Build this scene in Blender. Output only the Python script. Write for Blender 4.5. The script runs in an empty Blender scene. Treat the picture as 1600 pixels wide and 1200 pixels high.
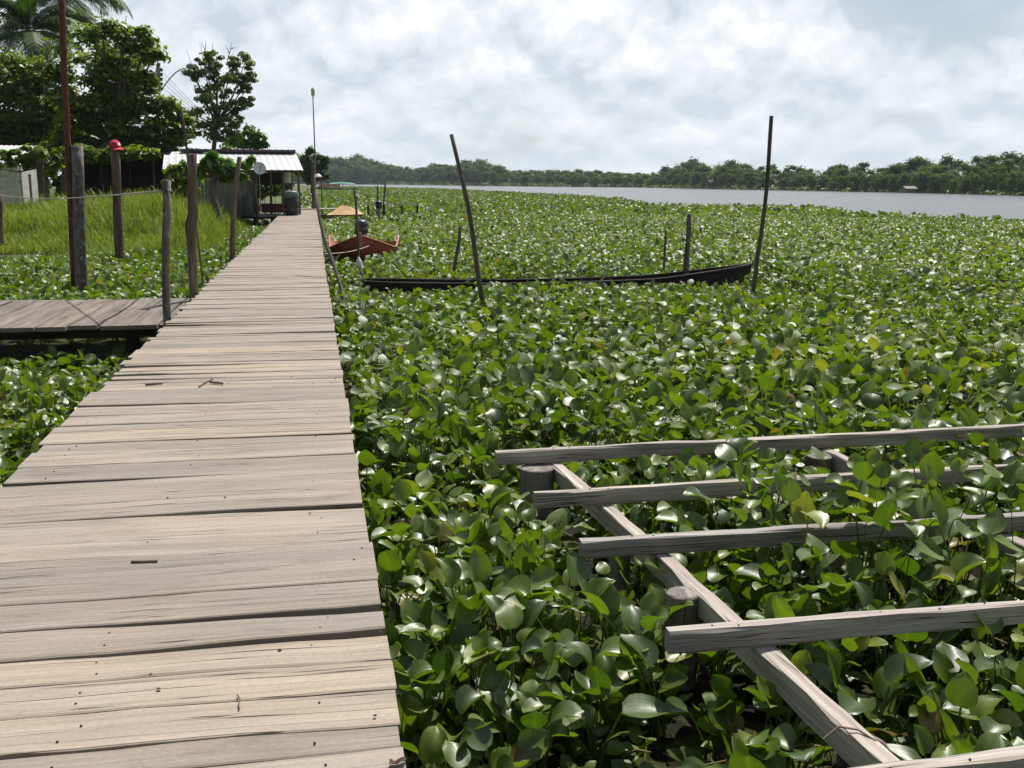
import bpy, math, random
import numpy as np
R = math.radians
random.seed(7); rng = np.random.default_rng(7)
S = bpy.context.scene; COL = S.collection

# ------------------------------------------------------------------ camera
CZ, FPX = 2.25, 1600.0
YAW, PITCH, ROLL = R(10.76), R(11.15), R(0.29)
_f = np.array([math.sin(YAW)*math.cos(PITCH), math.cos(YAW)*math.cos(PITCH), -math.sin(PITCH)])
_r = np.array([math.cos(YAW), -math.sin(YAW), 0.0]); _u = np.cross(_r, _f)
_R = _r*math.cos(ROLL)+_u*math.sin(ROLL); _U = np.cross(_R, _f)
def ray(x, y): return _R*(x-800)/FPX-_U*(y-600)/FPX+_f
def G(x, y, z):                      # pixel of the 1600x1200 photo -> point at height z
    d = ray(x, y); t = (z-CZ)/d[2]; return np.array([d[0]*t, d[1]*t, z])
def A(x, y, Y):                      # pixel -> point at distance Y along the boardwalk
    d = ray(x, y)*(Y/ray(x, y)[1]); return np.array([d[0], d[1], d[2]+CZ])
def PX(p):                           # points (n,3) -> pixel x
    q = p-np.array([0, 0, CZ]); return 800+FPX*(q@_R)/np.maximum(q@_f, .01)
cam = bpy.data.cameras.new("camera"); co = bpy.data.objects.new("camera", cam); COL.objects.link(co)
cam.sensor_width = 36; cam.lens = 36; cam.clip_start = .05; cam.clip_end = 6000
from mathutils import Matrix, Vector
co.matrix_world = Matrix(((_R[0], _U[0], -_f[0], 0), (_R[1], _U[1], -_f[1], 0), (_R[2], _U[2], -_f[2], CZ), (0, 0, 0, 1)))
S.camera = co

# ------------------------------------------------------------------ light, exposure
SUN = np.array([0.27, 0.42, 0.87]); SUN /= np.linalg.norm(SUN)
S.view_settings.view_transform = 'Standard'; S.view_settings.look = 'None'
S.view_settings.exposure = 0.15; S.view_settings.gamma = 1
sl = bpy.data.lights.new("sun", 'SUN'); so = bpy.data.objects.new("sun", sl); COL.objects.link(so)
sl.energy = 4.9; sl.angle = R(.6); sl.color = (1.0, .96, .9)
so.rotation_euler = Vector(SUN).to_track_quat('Z', 'Y').to_euler(); so.location = (0, 0, 60)

def node(nt, typ, ins=None, **at):
    n = nt.nodes.new(typ)
    for k, v in at.items(): setattr(n, k, v)
    for k, v in (ins or {}).items():
        s = n.inputs[k]
        if isinstance(v, bpy.types.NodeSocket): nt.links.new(v, s)
        elif isinstance(v, bpy.types.Node): nt.links.new(v.outputs[0], s)
        else: s.default_value = v
    return n
def mth(nt, op, a, b=None, c=None, clamp=False):
    n = nt.nodes.new('ShaderNodeMath'); n.operation = op; n.use_clamp = clamp
    for i, v in enumerate((a, b, c)):
        if v is None: continue
        if isinstance(v, bpy.types.NodeSocket): nt.links.new(v, n.inputs[i])
        elif isinstance(v, bpy.types.Node): nt.links.new(v.outputs[0], n.inputs[i])
        else: n.inputs[i].default_value = v
    return n
def ramp(nt, fac, stops, interp='LINEAR'):
    n = nt.nodes.new('ShaderNodeValToRGB'); cr = n.color_ramp; cr.interpolation = interp
    nt.links.new(fac.outputs[0] if isinstance(fac, bpy.types.Node) else fac, n.inputs[0])
    while len(cr.elements) < len(stops): cr.elements.new(.5)
    for e, (p, c) in zip(cr.elements, stops):
        e.position = p
        if not hasattr(c, '__len__'): c = (c, c, c)
        e.color = (c[0], c[1], c[2], 1)
    return n
def mix(nt, fac, a, b, mode='MIX'):
    n = nt.nodes.new('ShaderNodeMixRGB'); n.blend_type = mode
    for i, v in enumerate((fac, a, b)):
        if isinstance(v, bpy.types.NodeSocket): nt.links.new(v, n.inputs[i])
        elif isinstance(v, bpy.types.Node): nt.links.new(v.outputs[0], n.inputs[i])
        elif hasattr(v, '__len__'): n.inputs[i].default_value = (*v[:3], 1)
        else: n.inputs[i].default_value = v
    return n
def combine(nt, x, y, z): return node(nt, 'ShaderNodeCombineXYZ', {0: x, 1: y, 2: z})

W = bpy.data.worlds.new("World"); S.world = W; W.use_nodes = True
nt = W.node_tree; nt.nodes.clear()
sky = node(nt, 'ShaderNodeTexSky', sky_type='NISHITA', sun_disc=False, sun_elevation=math.asin(SUN[2]), sun_rotation=math.atan2(SUN[0], SUN[1]), air_density=1.0, dust_density=1.5)
bg1 = node(nt, 'ShaderNodeBackground', {0: sky, 1: .085})
tc = node(nt, 'ShaderNodeTexCoord'); sx = node(nt, 'ShaderNodeSeparateXYZ', {0: tc.outputs['Generated']})
az_ = mth(nt, 'ARCTAN2', sx.outputs[0], sx.outputs[1])
el_ = mth(nt, 'LOGARITHM', mth(nt, 'ADD', mth(nt, 'MAXIMUM', sx.outputs[2], 0), .085), 2.71828)
pv = combine(nt, mth(nt, 'MULTIPLY', az_, 5.2), mth(nt, 'MULTIPLY', el_, 1.25), 0)
nA = node(nt, 'ShaderNodeTexNoise', {'Vector': node(nt, 'ShaderNodeMapping', {0: pv, 1: (3.7, 1.4, 0), 3: (.55, 1.1, 1)}), 'Scale': .9, 'Detail': 4, 'Roughness': .5}, noise_dimensions='2D')
w_ = node(nt, 'ShaderNodeTexNoise', {'Vector': pv, 'Scale': 2.6, 'Detail': 4, 'Roughness': .6}, noise_dimensions='2D')
def puffs(off, det=3.2):                                        # billowing cumulus density
    q2 = node(nt, 'ShaderNodeVectorMath', {0: w_.outputs['Color'], 1: (.15, .15, 0), 2: node(nt, 'ShaderNodeVectorMath', {0: pv, 1: off}, operation='ADD')}, operation='MULTIPLY_ADD')
    return node(nt, 'ShaderNodeTexVoronoi', {'Vector': q2, 'Scale': 2.3, 'Detail': det, 'Roughness': .48, 'Lacunarity': 2.2}, feature='F1', voronoi_dimensions='2D', normalize=True).outputs['Distance']
pu, pd = puffs((3.1, 2.3, 0)), puffs((3.11, 2.3+.13, 0))
top = mth(nt, 'SUBTRACT', pd, pu)                              # sunlit upper edges, grey undersides
fine = node(nt, 'ShaderNodeTexNoise', {'Vector': pv, 'Scale': 7, 'Detail': 5, 'Roughness': .6}, noise_dimensions='2D')
lum = mth(nt, 'ADD', mth(nt, 'MULTIPLY_ADD', top, 1.25, .43), mth(nt, 'MULTIPLY', mth(nt, 'SUBTRACT', nA, .5), .75))
lum = mth(nt, 'ADD', lum, mth(nt, 'MULTIPLY', mth(nt, 'SUBTRACT', fine, .5), .14))
mask = ramp(nt, nA, [(.26, .3), (.40, 1)])
shade = ramp(nt, lum, [(.24, (.53, .595, .65)), (.40, (.66, .715, .765)), (.56, (.755, .795, .83)), (.74, (.92, .925, .935))])
hz = ramp(nt, sx.outputs[2], [(.0, 1), (.12, 0)])
shade2 = mix(nt, mth(nt, 'MULTIPLY', hz, .6), shade, (.68, .735, .775))
mask2 = mth(nt, 'MAXIMUM', mask, mth(nt, 'MULTIPLY', hz, .9))
zen = ramp(nt, sx.outputs[2], [(.30, 1), (.60, .19)])          # clouds thinned overhead, out of view, to lower the fill light
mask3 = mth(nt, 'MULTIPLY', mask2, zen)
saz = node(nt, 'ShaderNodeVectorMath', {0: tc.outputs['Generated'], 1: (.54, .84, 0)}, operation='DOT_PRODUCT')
fill_dim = ramp(nt, mth(nt, 'MULTIPLY_ADD', saz.outputs['Value'], .5, .5), [(.25, .36), (.72, 1)])   # unseen clouds away from the sun dimmed to lower the fill light
bg2 = node(nt, 'ShaderNodeBackground', {0: mix(nt, 1, shade2, fill_dim, 'MULTIPLY'), 1: 1.06})
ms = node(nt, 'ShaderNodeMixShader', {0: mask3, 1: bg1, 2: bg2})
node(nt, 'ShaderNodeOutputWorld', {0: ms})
W.cycles.sampling_method = 'MANUAL'; W.cycles.sample_map_resolution = 256
cy = S.cycles
cy.max_bounces = 6; cy.diffuse_bounces = 3; cy.glossy_bounces = 2; cy.transmission_bounces = 4; cy.transparent_max_bounces = 6; cy.volume_bounces = 0
cy.use_denoising = True; cy.sample_clamp_indirect = 6; cy.caustics_reflective = False; cy.caustics_refractive = False
cy.use_adaptive_sampling = True; cy.adaptive_threshold = .02

# ------------------------------------------------------------------ materials
def newmat(name):
    m = bpy.data.materials.new(name); m.use_nodes = True; t = m.node_tree; t.nodes.clear()
    return m, t, node(t, 'ShaderNodeOutputMaterial')
def attr(t, n): return node(t, 'ShaderNodeAttribute', attribute_name=n).outputs['Fac']
def wood(name, c_dark, c_mid, c_light, grain=(1.2, 45), crack=.5, rough=.8, bump=.5, lichen=None, tintv=1., patch=False):
    m, t, out = newmat(name)
    uv = node(t, 'ShaderNodeUVMap', uv_map='UVMap'); s = node(t, 'ShaderNodeSeparateXYZ', {0: uv})
    rn = attr(t, 'rnd')
    def vec(a, b, off): return combine(t, mth(t, 'MULTIPLY_ADD', s.outputs[0], a, mth(t, 'MULTIPLY', rn, 37.3+off)), mth(t, 'MULTIPLY_ADD', s.outputs[1], b, mth(t, 'MULTIPLY', rn, 19.1)), off)
    n1 = node(t, 'ShaderNodeTexNoise', {'Vector': vec(grain[0]*1.3, grain[1]*1.6, 0), 'Scale': 1, 'Detail': 5, 'Roughness': .6})
    n2 = node(t, 'ShaderNodeTexNoise', {'Vector': vec(grain[0]*.6, grain[1]*.22, 3), 'Scale': 1, 'Detail': 4, 'Roughness': .55})
    n3 = node(t, 'ShaderNodeTexNoise', {'Vector': vec(2.2, 5, 7), 'Scale': 1, 'Detail': 5, 'Roughness': .65})
    n4 = node(t, 'ShaderNodeTexNoise', {'Vector': vec(grain[0]*.28, grain[1]*.5, 11), 'Scale': 1, 'Detail': 2.5})
    base = ramp(t, n2, [(.3, c_dark), (.5, c_mid), (.68, c_light)])
    c = mix(t, .42 if patch else .55, base, ramp(t, n1, [(.3, .45), (.55, 1.0), (.75, 1.15)]), 'MULTIPLY')
    c = mix(t, .6, c, ramp(t, n3, [(.28, (.55, .52, .5)), (.42, .95), (.7, 1.08)]), 'MULTIPLY')
    tint = ramp(t, rn, [(0, (1-.16*tintv, 1-.155*tintv, 1-.14*tintv)), (.5, (1, 1, 1)), (1, (1+.10*tintv, 1+.07*tintv, 1+.02*tintv))])
    c = mix(t, 1, c, tint, 'MULTIPLY')
    if patch:                                  # greyed and warmer areas, knots and drip stains of old boards
        n6 = node(t, 'ShaderNodeTexNoise', {'Vector': vec(.9, 3.2, 23), 'Scale': 1, 'Detail': 3, 'Roughness': .5})
        c = mix(t, ramp(t, n6, [(.40, .0), (.62, .75)]), c, mix(t, 1, c, (.88, .93, .99), 'MULTIPLY'))
        n7 = node(t, 'ShaderNodeTexNoise', {'Vector': vec(1.6, 9, 29), 'Scale': 1, 'Detail': 4, 'Roughness': .6, 'Distortion': .6})
        c = mix(t, ramp(t, n7, [(.64, 0), (.72, .55)]), c, (.16, .135, .11))
        vk = node(t, 'ShaderNodeTexVoronoi', {'Vector': vec(1.1, 4.5, 31), 'Scale': 1, 'Randomness': 1.0}, feature='F1')
        c = mix(t, ramp(t, vk.outputs['Distance'], [(.035, .8), (.075, 0)]), c, (.12, .09, .07))
        n8 = node(t, 'ShaderNodeTexNoise', {'Vector': vec(60, 60, 37), 'Scale': 1, 'Detail': 3})
        c = mix(t, .35, c, ramp(t, n8, [(.3, .72), (.7, 1.18)]), 'MULTIPLY')
    rid = mth(t, 'ABSOLUTE', mth(t, 'SUBTRACT', n4, .5))
    ck = ramp(t, rid, [(.004, 1), (.008, 0)])
    ckm = mth(t, 'MULTIPLY', ck, ramp(t, node(t, 'ShaderNodeTexNoise', {'Vector': vec(.8, 4, 41), 'Scale': 1, 'Detail': 2}), [(.40, 0), (.48, 1)]))
    ckm = mth(t, 'MULTIPLY', ckm, crack, clamp=True)
    c = mix(t, ckm, c, tuple(v*.16 for v in c_dark))
    if lichen:
        n5 = node(t, 'ShaderNodeTexNoise', {'Vector': vec(9, 9, 17), 'Scale': 1, 'Detail': 5, 'Roughness': .7})
        c = mix(t, ramp(t, n5, [(.52, 0), (.64, .8)]), c, lichen)
    hgt = mth(t, 'SUBTRACT', n1, mth(t, 'MULTIPLY', ckm, 1.5))
    b = node(t, 'ShaderNodeBump', {'Strength': bump, 'Distance': .004, 'Height': hgt})
    p = node(t, 'ShaderNodeBsdfPrincipled', {'Base Color': c, 'Roughness': rough, 'Specular IOR Level': .25, 'Normal': b})
    t.links.new(p.outputs[0], out.inputs[0]); return m
def plain(name, col, rough=.6, var=.25, scale=3., metal=0., spec=.4, bump=0., stain=None, objspace=True):
    m, t, out = newmat(name)
    v = node(t, 'ShaderNodeTexCoord').outputs['Object']
    n = node(t, 'ShaderNodeTexNoise', {'Vector': v, 'Scale': scale, 'Detail': 6, 'Roughness': .65})
    c = mix(t, 1, col, ramp(t, n, [(.3, 1-var), (.7, 1+var)]), 'MULTIPLY')
    if stain:
        n2 = node(t, 'ShaderNodeTexNoise', {'Vector': v, 'Scale': scale*2.3, 'Detail': 6, 'Roughness': .7})
        c = mix(t, ramp(t, n2, [(.5, 0), (.66, .85)]), c, stain)
    ins = {'Base Color': c, 'Roughness': rough, 'Metallic': metal, 'Specular IOR Level': spec}
    if bump: ins['Normal'] = node(t, 'ShaderNodeBump', {'Strength': bump, 'Distance': .02, 'Height': n})
    p = node(t, 'ShaderNodeBsdfPrincipled', ins)
    t.links.new(p.outputs[0], out.inputs[0]); return m
def leafmat(name, stops, rough=.35, trans=.3, tcol=(.25, .42, .04), spec=.5, veins=False, back=None):
    m, t, out = newmat(name)
    rn = attr(t, 'rnd'); c = ramp(t, rn, stops)
    g = node(t, 'ShaderNodeNewGeometry')
    n = node(t, 'ShaderNodeTexNoise', {'Vector': g.outputs['Position'], 'Scale': 14 if veins else 2.5, 'Detail': 4})
    c = mix(t, .5, c, ramp(t, n, [(.3, .6), (.7, 1.35)]), 'MULTIPLY')
    ins = {'Roughness': rough, 'Specular IOR Level': spec}
    if veins:
        vt = attr(t, 'vt')
        sp_ = node(t, 'ShaderNodeTexNoise', {'Vector': g.outputs['Position'], 'Scale': 38, 'Detail': 4, 'Roughness': .65})
        c = mix(t, mth(t, 'MULTIPLY', ramp(t, sp_, [(.60, 0), (.68, .8)]), ramp(t, mth(t, 'FRACT', mth(t, 'MULTIPLY', rn, 53.7)), [(.5, 0), (.9, 1)])), c, (.16, .10, .035))
        pet = ramp(t, mth(t, 'SUBTRACT', vt, 1.2), [(.0, 0), (.1, 1)])
        c = mix(t, pet, c, (.12, .16, .035))
        w = mth(t, 'SINE', mth(t, 'MULTIPLY', vt, 34))
        rib = ramp(t, mth(t, 'ABSOLUTE', vt), [(.0, 1), (.09, 0)])
        c = mix(t, mth(t, 'MULTIPLY', rib, .35), c, (.16, .24, .05))
        hh = mth(t, 'MULTIPLY_ADD', n, .8, mth(t, 'MULTIPLY', w, .03))
        ins['Normal'] = node(t, 'ShaderNodeBump', {'Strength': .3, 'Distance': .006, 'Height': hh})
    ins['Base Color'] = c
    p = node(t, 'ShaderNodeBsdfPrincipled', ins)
    tr = node(t, 'ShaderNodeBsdfTranslucent', {0: mix(t, 1, c, tuple(v*10 for v in tcol), 'MULTIPLY')})
    ms = node(t, 'ShaderNodeMixShader', {0: trans, 1: p, 2: tr})
    t.links.new(ms.outputs[0], out.inputs[0]); return m

DECK = wood('weathered_decking', (.305, .255, .202), (.362, .305, .243), (.405, .345, .278), grain=(1.0, 42), crack=1.0, tintv=1.15, patch=True)
GREYW = wood('grey_timber', (.28, .24, .212), (.41, .365, .328), (.53, .485, .44), grain=(1.2, 60), crack=.9, bump=.8)
SIDEW = wood('old_side_planks', (.13, .108, .09), (.20, .168, .14), (.275, .235, .195), grain=(1.2, 40), crack=.9)
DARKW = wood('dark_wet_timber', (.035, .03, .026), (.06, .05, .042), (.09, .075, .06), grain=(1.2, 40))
POSTW = wood('weathered_post', (.10, .08, .068), (.19, .16, .14), (.30, .265, .235), grain=(1.5, 22), crack=1, bump=1, lichen=(.34, .33, .29))
POSTB = wood('brown_post', (.075, .05, .038), (.15, .105, .08), (.24, .19, .15), grain=(1.5, 22), crack=1, bump=1)
POLEW = wood('thin_pole_bark', (.07, .058, .045), (.13, .11, .085), (.22, .19, .15), grain=(2, 40), bump=.8)
RUST = plain('rusty_iron', (.14, .05, .03), .75, .5, 6, spec=.3, stain=(.07, .035, .028))
RUSTN = plain('rusty_nail', (.06, .04, .03), .8, .4, 60)
CANOE = wood('black_canoe_wood', (.022, .02, .02), (.045, .04, .038), (.10, .092, .088), grain=(.8, 20))
WALLW = wood('hut_board', (.15, .14, .12), (.23, .215, .19), (.31, .29, .26), grain=(1, 20))
ROOFW = plain('white_roof_sheet', (.60, .61, .61), .45, .1, 1.2, spec=.4, stain=(.55, .53, .5))
ROOFD = plain('dark_roof_underside', (.06, .055, .055), .8, .3)  # near-black tone carries the shade under the roof sheets
BARK = plain('tree_bark', (.11, .085, .065), .9, .4, 5, bump=.5)
PAINT_O = plain('orange_boat_paint', (.36, .085, .05), .6, .35, 5, stain=(.14, .05, .035))
PAINT_OI = plain('boat_inside_paint', (.44, .19, .10), .6, .2, 4, stain=(.35, .15, .08))
PAINT_T = plain('tan_boat_paint', (.72, .45, .22), .6, .12, 2)
PAINT_TD = plain('tan_hull_paint', (.38, .19, .075), .6, .2, 2)
MOTOR = plain('motor_cowl', (.055, .058, .065), .35, .2, 5)
MOTORL = plain('motor_leg', (.25, .25, .26), .45, .2, 5)
BARREL = plain('green_plastic_barrel', (.018, .021, .023), .35, .3, 3, spec=.5)
BARRELT = plain('barrel_lid_plastic', (.13, .20, .165), .4, .2, 3)
CAPR = plain('red_cotton', (.55, .03, .06), .85, .12, 30)
WHITE = plain('white_plastic', (.72, .72, .70), .5, .1, 8)
LIME = plain('limewashed_wall', (.62, .61, .55), .85, .18, 2, stain=(.36, .37, .30))
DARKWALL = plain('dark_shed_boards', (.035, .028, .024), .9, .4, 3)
CONC = plain('concrete_pole', (.33, .32, .30), .85, .2, 4)
METAL = plain('grey_metal', (.28, .28, .28), .45, .2, 6, metal=.6)
ROPE = plain('pale_rope', (.42, .38, .32), .9, .2, 40)
WIRE = plain('black_wire', (.03, .03, .03), .6, .1)
HYS = [(0, (.052, .094, .012)), (.35, (.100, .155, .019)), (.7, (.152, .208, .029)), (.9, (.212, .250, .042)), (.955, (.27, .24, .06)), (.985, (.16, .09, .03)), (1, (.10, .055, .025))]
HYA = leafmat('hyacinth_leaf', HYS, rough=.42, trans=.30, tcol=(.170, .197, .045), spec=.85, veins=True)
HYAF = leafmat('hyacinth_leaf_soft', HYS, rough=.48, trans=.31, tcol=(.173, .195, .045), spec=.72, veins=True)  # same leaf colours for the simpler meshes, rougher to soften glints
GRASSM = leafmat('meadow_grass', [(0, (.13, .19, .022)), (.5, (.235, .29, .034)), (.85, (.33, .36, .055)), (1, (.42, .36, .14))], rough=.5, trans=.3, tcol=(.12, .14, .06), spec=.3)
LEAF_D = leafmat('dark_glossy_leaf', [(0, (.07, .11, .015)), (.5, (.13, .185, .022)), (.85, (.21, .26, .032)), (1, (.29, .28, .05))], rough=.42, trans=.40, tcol=(.16, .19, .04), spec=.45)
LEAF_M = leafmat('mid_green_leaf', [(0, (.08, .125, .03)), (.5, (.14, .19, .046)), (.85, (.21, .25, .07)), (1, (.25, .22, .10))], rough=.5, trans=.36, tcol=(.15, .18, .05))
LEAF_L = leafmat('light_green_leaf', [(0, (.07, .15, .018)), (.5, (.13, .235, .028)), (1, (.22, .31, .05))], rough=.38, trans=.38, tcol=(.13, .16, .05))
LEAF_F = leafmat('far_tree_leaf', [(0, (.040, .075, .018)), (.5, (.075, .125, .027)), (.85, (.125, .175, .038)), (1, (.19, .20, .06))], rough=.7, trans=.34, tcol=(.15, .18, .05), spec=.12)
FROND = leafmat('palm_frond', [(0, (.035, .07, .014)), (.5, (.065, .115, .022)), (.9, (.12, .16, .04)), (1, (.22, .17, .07))], rough=.55, trans=.2, tcol=(.13, .16, .05))

# ------------------------------------------------------------------ mesh builder
class MB:
    def __init__(s): s.v = []; s.f = []; s.uv = []; s.r = []
    def face(s, idx, uvs): s.f.append(tuple(idx)); s.uv.append(uvs)
    def box(s, c, ex, ey, ez, rnd=None):        # centre, half-axis vectors; u runs along ex
        c, ex, ey, ez = (np.asarray(a, float) for a in (c, ex, ey, ez))
        if rnd is None: rnd = random.random()
        b = len(s.v); lx, ly, lz = (np.linalg.norm(a) for a in (ex, ey, ez))
        for k in (-1, 1):
            for j in (-1, 1):
                for i in (-1, 1): s.v.append(c+i*ex+j*ey+k*ez); s.r.append(rnd)
        q = lambda *a: [b+i for i in a]
        o = random.random()*5
        U = lambda L, Wd, oo: [(o, oo), (o+2*L, oo), (o+2*L, oo+2*Wd), (o, oo+2*Wd)]
        s.face(q(4, 5, 7, 6), U(lx, ly, 0)); s.face(q(1, 0, 2, 3), U(lx, ly, 1)); s.face(q(0, 1, 5, 4), U(lx, lz, 2)); s.face(q(3, 2, 6, 7), U(lx, lz, 3))
        s.face(q(1, 3, 7, 5), [(0, 0), (.05, 0), (.05, 2*lz), (0, 2*lz)]); s.face(q(2, 0, 4, 6), [(0, 4), (.05, 4), (.05, 4+2*lz), (0, 4+2*lz)])
        return s
    def beam(s, p, q, w, h, up=(0, 0, 1), rnd=None):    # rectangular bar, p..q = centre line
        p, q = np.asarray(p, float), np.asarray(q, float); d = (q-p)/2; up = np.asarray(up, float)
        side = np.cross(d, up); side /= np.linalg.norm(side); u2 = np.cross(side, d); u2 /= np.linalg.norm(u2)
        return s.box((p+q)/2, d, side*w/2, u2*h/2, rnd)
    def rough_beam(s, p, q, w, h, n=22, amp=.0055, rnd=None):   # sawn bar with slightly uneven arrises
        p, q = np.asarray(p, float), np.asarray(q, float); d = q-p; L = np.linalg.norm(d); d /= L
        side = np.cross(d, (0, 0, 1)); side /= np.linalg.norm(side); u2 = np.cross(side, d)
        rnd = random.random() if rnd is None else rnd; b = len(s.v); e = .007
        prof = [(-w/2+e, h/2), (w/2-e, h/2), (w/2, h/2-e), (w/2, -h/2+e), (w/2-e, -h/2), (-w/2+e, -h/2), (-w/2, -h/2+e), (-w/2, h/2-e)]
        per = np.cumsum([0]+[math.dist(prof[i], prof[(i+1) % 8]) for i in range(8)])
        bow = random.uniform(-.022, .022)
        for i in range(n+1):
            c = p+d*L*i/n+side*bow*math.sin(math.pi*i/n)
            for a, z in prof:
                s.v.append(c+side*(a+random.gauss(0, amp*.6))+u2*(z+random.gauss(0, amp*.6))); s.r.append(rnd)
        for i in range(n):
            for k in range(8):
                k2 = (k+1) % 8; A0, B0 = b+i*8+k, b+i*8+k2
                s.face((A0, B0, B0+8, A0+8), [(i*L/n, per[k]), (i*L/n, per[k+1]), ((i+1)*L/n, per[k+1]), ((i+1)*L/n, per[k])])
        s.face([b+k for k in range(8)][::-1], [(0, 7+.1*k) for k in range(8)]); s.face([b+n*8+k for k in range(8)], [(0, 8+.1*k) for k in range(8)])
        return s
    def tube(s, pts, rad, n=8, rnd=None, caps=True, lump=0.):
        pts = [np.asarray(p, float) for p in pts]; m = len(pts)
        if not hasattr(rad, '__len__'): rad = [rad]*m
        if rnd is None: rnd = random.random()
        b = len(s.v); L = 0; us = []; side = None
        for i in range(m):
            t = pts[min(i+1, m-1)]-pts[max(i-1, 0)]; t = t/(np.linalg.norm(t)+1e-9)
            if side is None:
                a = np.array([1., 0, 0]) if abs(t[0]) < .8 else np.array([0, 1., 0]); side = a-t*(a@t)
            else: side = side-t*(side@t)
            side /= np.linalg.norm(side); o = np.cross(t, side)
            if i: L += np.linalg.norm(pts[i]-pts[i-1])
            us.append(L)
            for k in range(n):
                a = 2*math.pi*k/n; rr = rad[i]*(1+lump*random.uniform(-1, 1))
                s.v.append(pts[i]+(side*math.cos(a)+o*math.sin(a))*rr); s.r.append(rnd)
        for i in range(m-1):
            for k in range(n):
                k2 = (k+1) % n; c0, c1 = 2*math.pi*max(rad)*k/n, 2*math.pi*max(rad)*(k+1)/n
                s.face((b+i*n+k, b+i*n+k2, b+(i+1)*n+k2, b+(i+1)*n+k), [(us[i], c0), (us[i], c1), (us[i+1], c1), (us[i+1], c0)])
        if caps:
            s.face([b+k for k in range(n)][::-1], [(.1*math.cos(k), .1*math.sin(k)) for k in range(n)])
            s.face([b+(m-1)*n+k for k in range(n)], [(.1*math.cos(k), .1*math.sin(k)) for k in range(n)])
        return s
    def lathe(s, c, prof, n=20, axis=(0, 0, 1)):
        ax = np.asarray(axis, float); ax /= np.linalg.norm(ax)
        pts = [np.asarray(c, float)+ax*z for r_, z in prof]; b = len(s.v)
        a = np.array([1., 0, 0]) if abs(ax[0]) < .8 else np.array([0, 1., 0]); sd = a-ax*(a@ax); sd /= np.linalg.norm(sd); o = np.cross(ax, sd)
        for p, (r_, z) in zip(pts, prof):
            for k in range(n): t = 2*math.pi*k/n; s.v.append(p+(sd*math.cos(t)+o*math.sin(t))*r_); s.r.append(.5)
        for i in range(len(prof)-1):
            for k in range(n):
                k2 = (k+1) % n; s.face((b+i*n+k, b+i*n+k2, b+(i+1)*n+k2, b+(i+1)*n+k), [(0, 0), (0, .1), (.1, .1), (.1, 0)])
        s.face([b+k for k in range(n)][::-1], [(0, 0)]*n); s.face([b+(len(prof)-1)*n+k for k in range(n)], [(0, 0)]*n)
        return s
    def grid(s, P, rnd=.5):                    # P[i][j] points, two-sided sheet
        b = len(s.v); n, m = len(P), len(P[0])
        for row in P:
            for p in row: s.v.append(np.asarray(p, float)); s.r.append(rnd)
        for i in range(n-1):
            for j in range(m-1): s.face((b+i*m+j, b+i*m+j+1, b+(i+1)*m+j+1, b+(i+1)*m+j), [(i*.1, j*.1), (i*.1, j*.1+.1), (i*.1+.1, j*.1+.1), (i*.1+.1, j*.1)])
        return s
    def build(s, name, mat, parent=None, origin=None, smooth=False):
        if parent is not None: org = ORG[parent.name]
        else: org = np.asarray(origin if origin is not None else (0, 0, 0), float)
        me = bpy.data.meshes.new(name); v = np.array(s.v)-org
        me.from_pydata(v.tolist(), [], s.f)
        uvl = me.uv_layers.new(name='UVMap'); flat = [c for u in s.uv for p in u for c in p]
        uvl.data.foreach_set('uv', flat)
        a = me.attributes.new('rnd', 'FLOAT', 'POINT'); a.data.foreach_set('value', s.r)
        if smooth: me.polygons.foreach_set('use_smooth', [True]*len(me.polygons))
        me.materials.append(mat); me.update()
        o = bpy.data.objects.new(name, me); COL.objects.link(o); ORG[o.name] = org
        if parent is not None: o.parent = parent
        else: o.location = org
        return o
ORG = {}
def npmesh(name, v, f, rnd, mat, parent=None, origin=(0, 0, 0), vt=None, smooth=True):
    org = ORG[parent.name] if parent is not None else np.asarray(origin, float)
    me = bpy.data.meshes.new(name); v = np.asarray(v, np.float32)-org.astype(np.float32); k = f.shape[1]
    me.vertices.add(len(v)); me.vertices.foreach_set('co', v.ravel())
    me.loops.add(f.size); me.loops.foreach_set('vertex_index', f.ravel().astype(np.int32))
    me.polygons.add(len(f)); me.polygons.foreach_set('loop_start', np.arange(0, f.size, k, dtype=np.int32)); me.polygons.foreach_set('loop_total', np.full(len(f), k, np.int32))
    if smooth: me.polygons.foreach_set('use_smooth', np.ones(len(f), bool))
    a = me.attributes.new('rnd', 'FLOAT', 'POINT'); a.data.foreach_set('value', np.asarray(rnd, np.float32))
    if vt is not None: a = me.attributes.new('vt', 'FLOAT', 'POINT'); a.data.foreach_set('value', np.asarray(vt, np.float32))
    me.materials.append(mat); me.update(calc_edges=True)
    o = bpy.data.objects.new(name, me); COL.objects.link(o); ORG[o.name] = org
    if parent is not None: o.parent = parent
    else: o.location = org
    return o
def tag(o, label, cat, group=None, kind=None):
    o['label'] = label; o['category'] = cat
    if group: o['group'] = group
    if kind: o['kind'] = kind
    return o
def thing(name, label, cat, loc, group=None):
    o = bpy.data.objects.new(name, None); COL.objects.link(o); o.location = loc; o.empty_display_size = .2
    ORG[o.name] = np.asarray(loc, float); return tag(o, label, cat, group)
def struct(o, label, cat='ground'): tag(o, label, cat, kind='structure'); return o
def inpoly(P, poly):
    poly = np.asarray(poly, float); x, y = P[:, 0], P[:, 1]; ins = np.zeros(len(P), bool); j = len(poly)-1
    for i in range(len(poly)):
        xi, yi = poly[i]; xj, yj = poly[j]
        c = ((yi > y) != (yj > y)) & (x < (xj-xi)*(y-yi)/((yj-yi) if yj != yi else 1e-9)+xi)
        ins ^= c; j = i
    return ins
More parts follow.
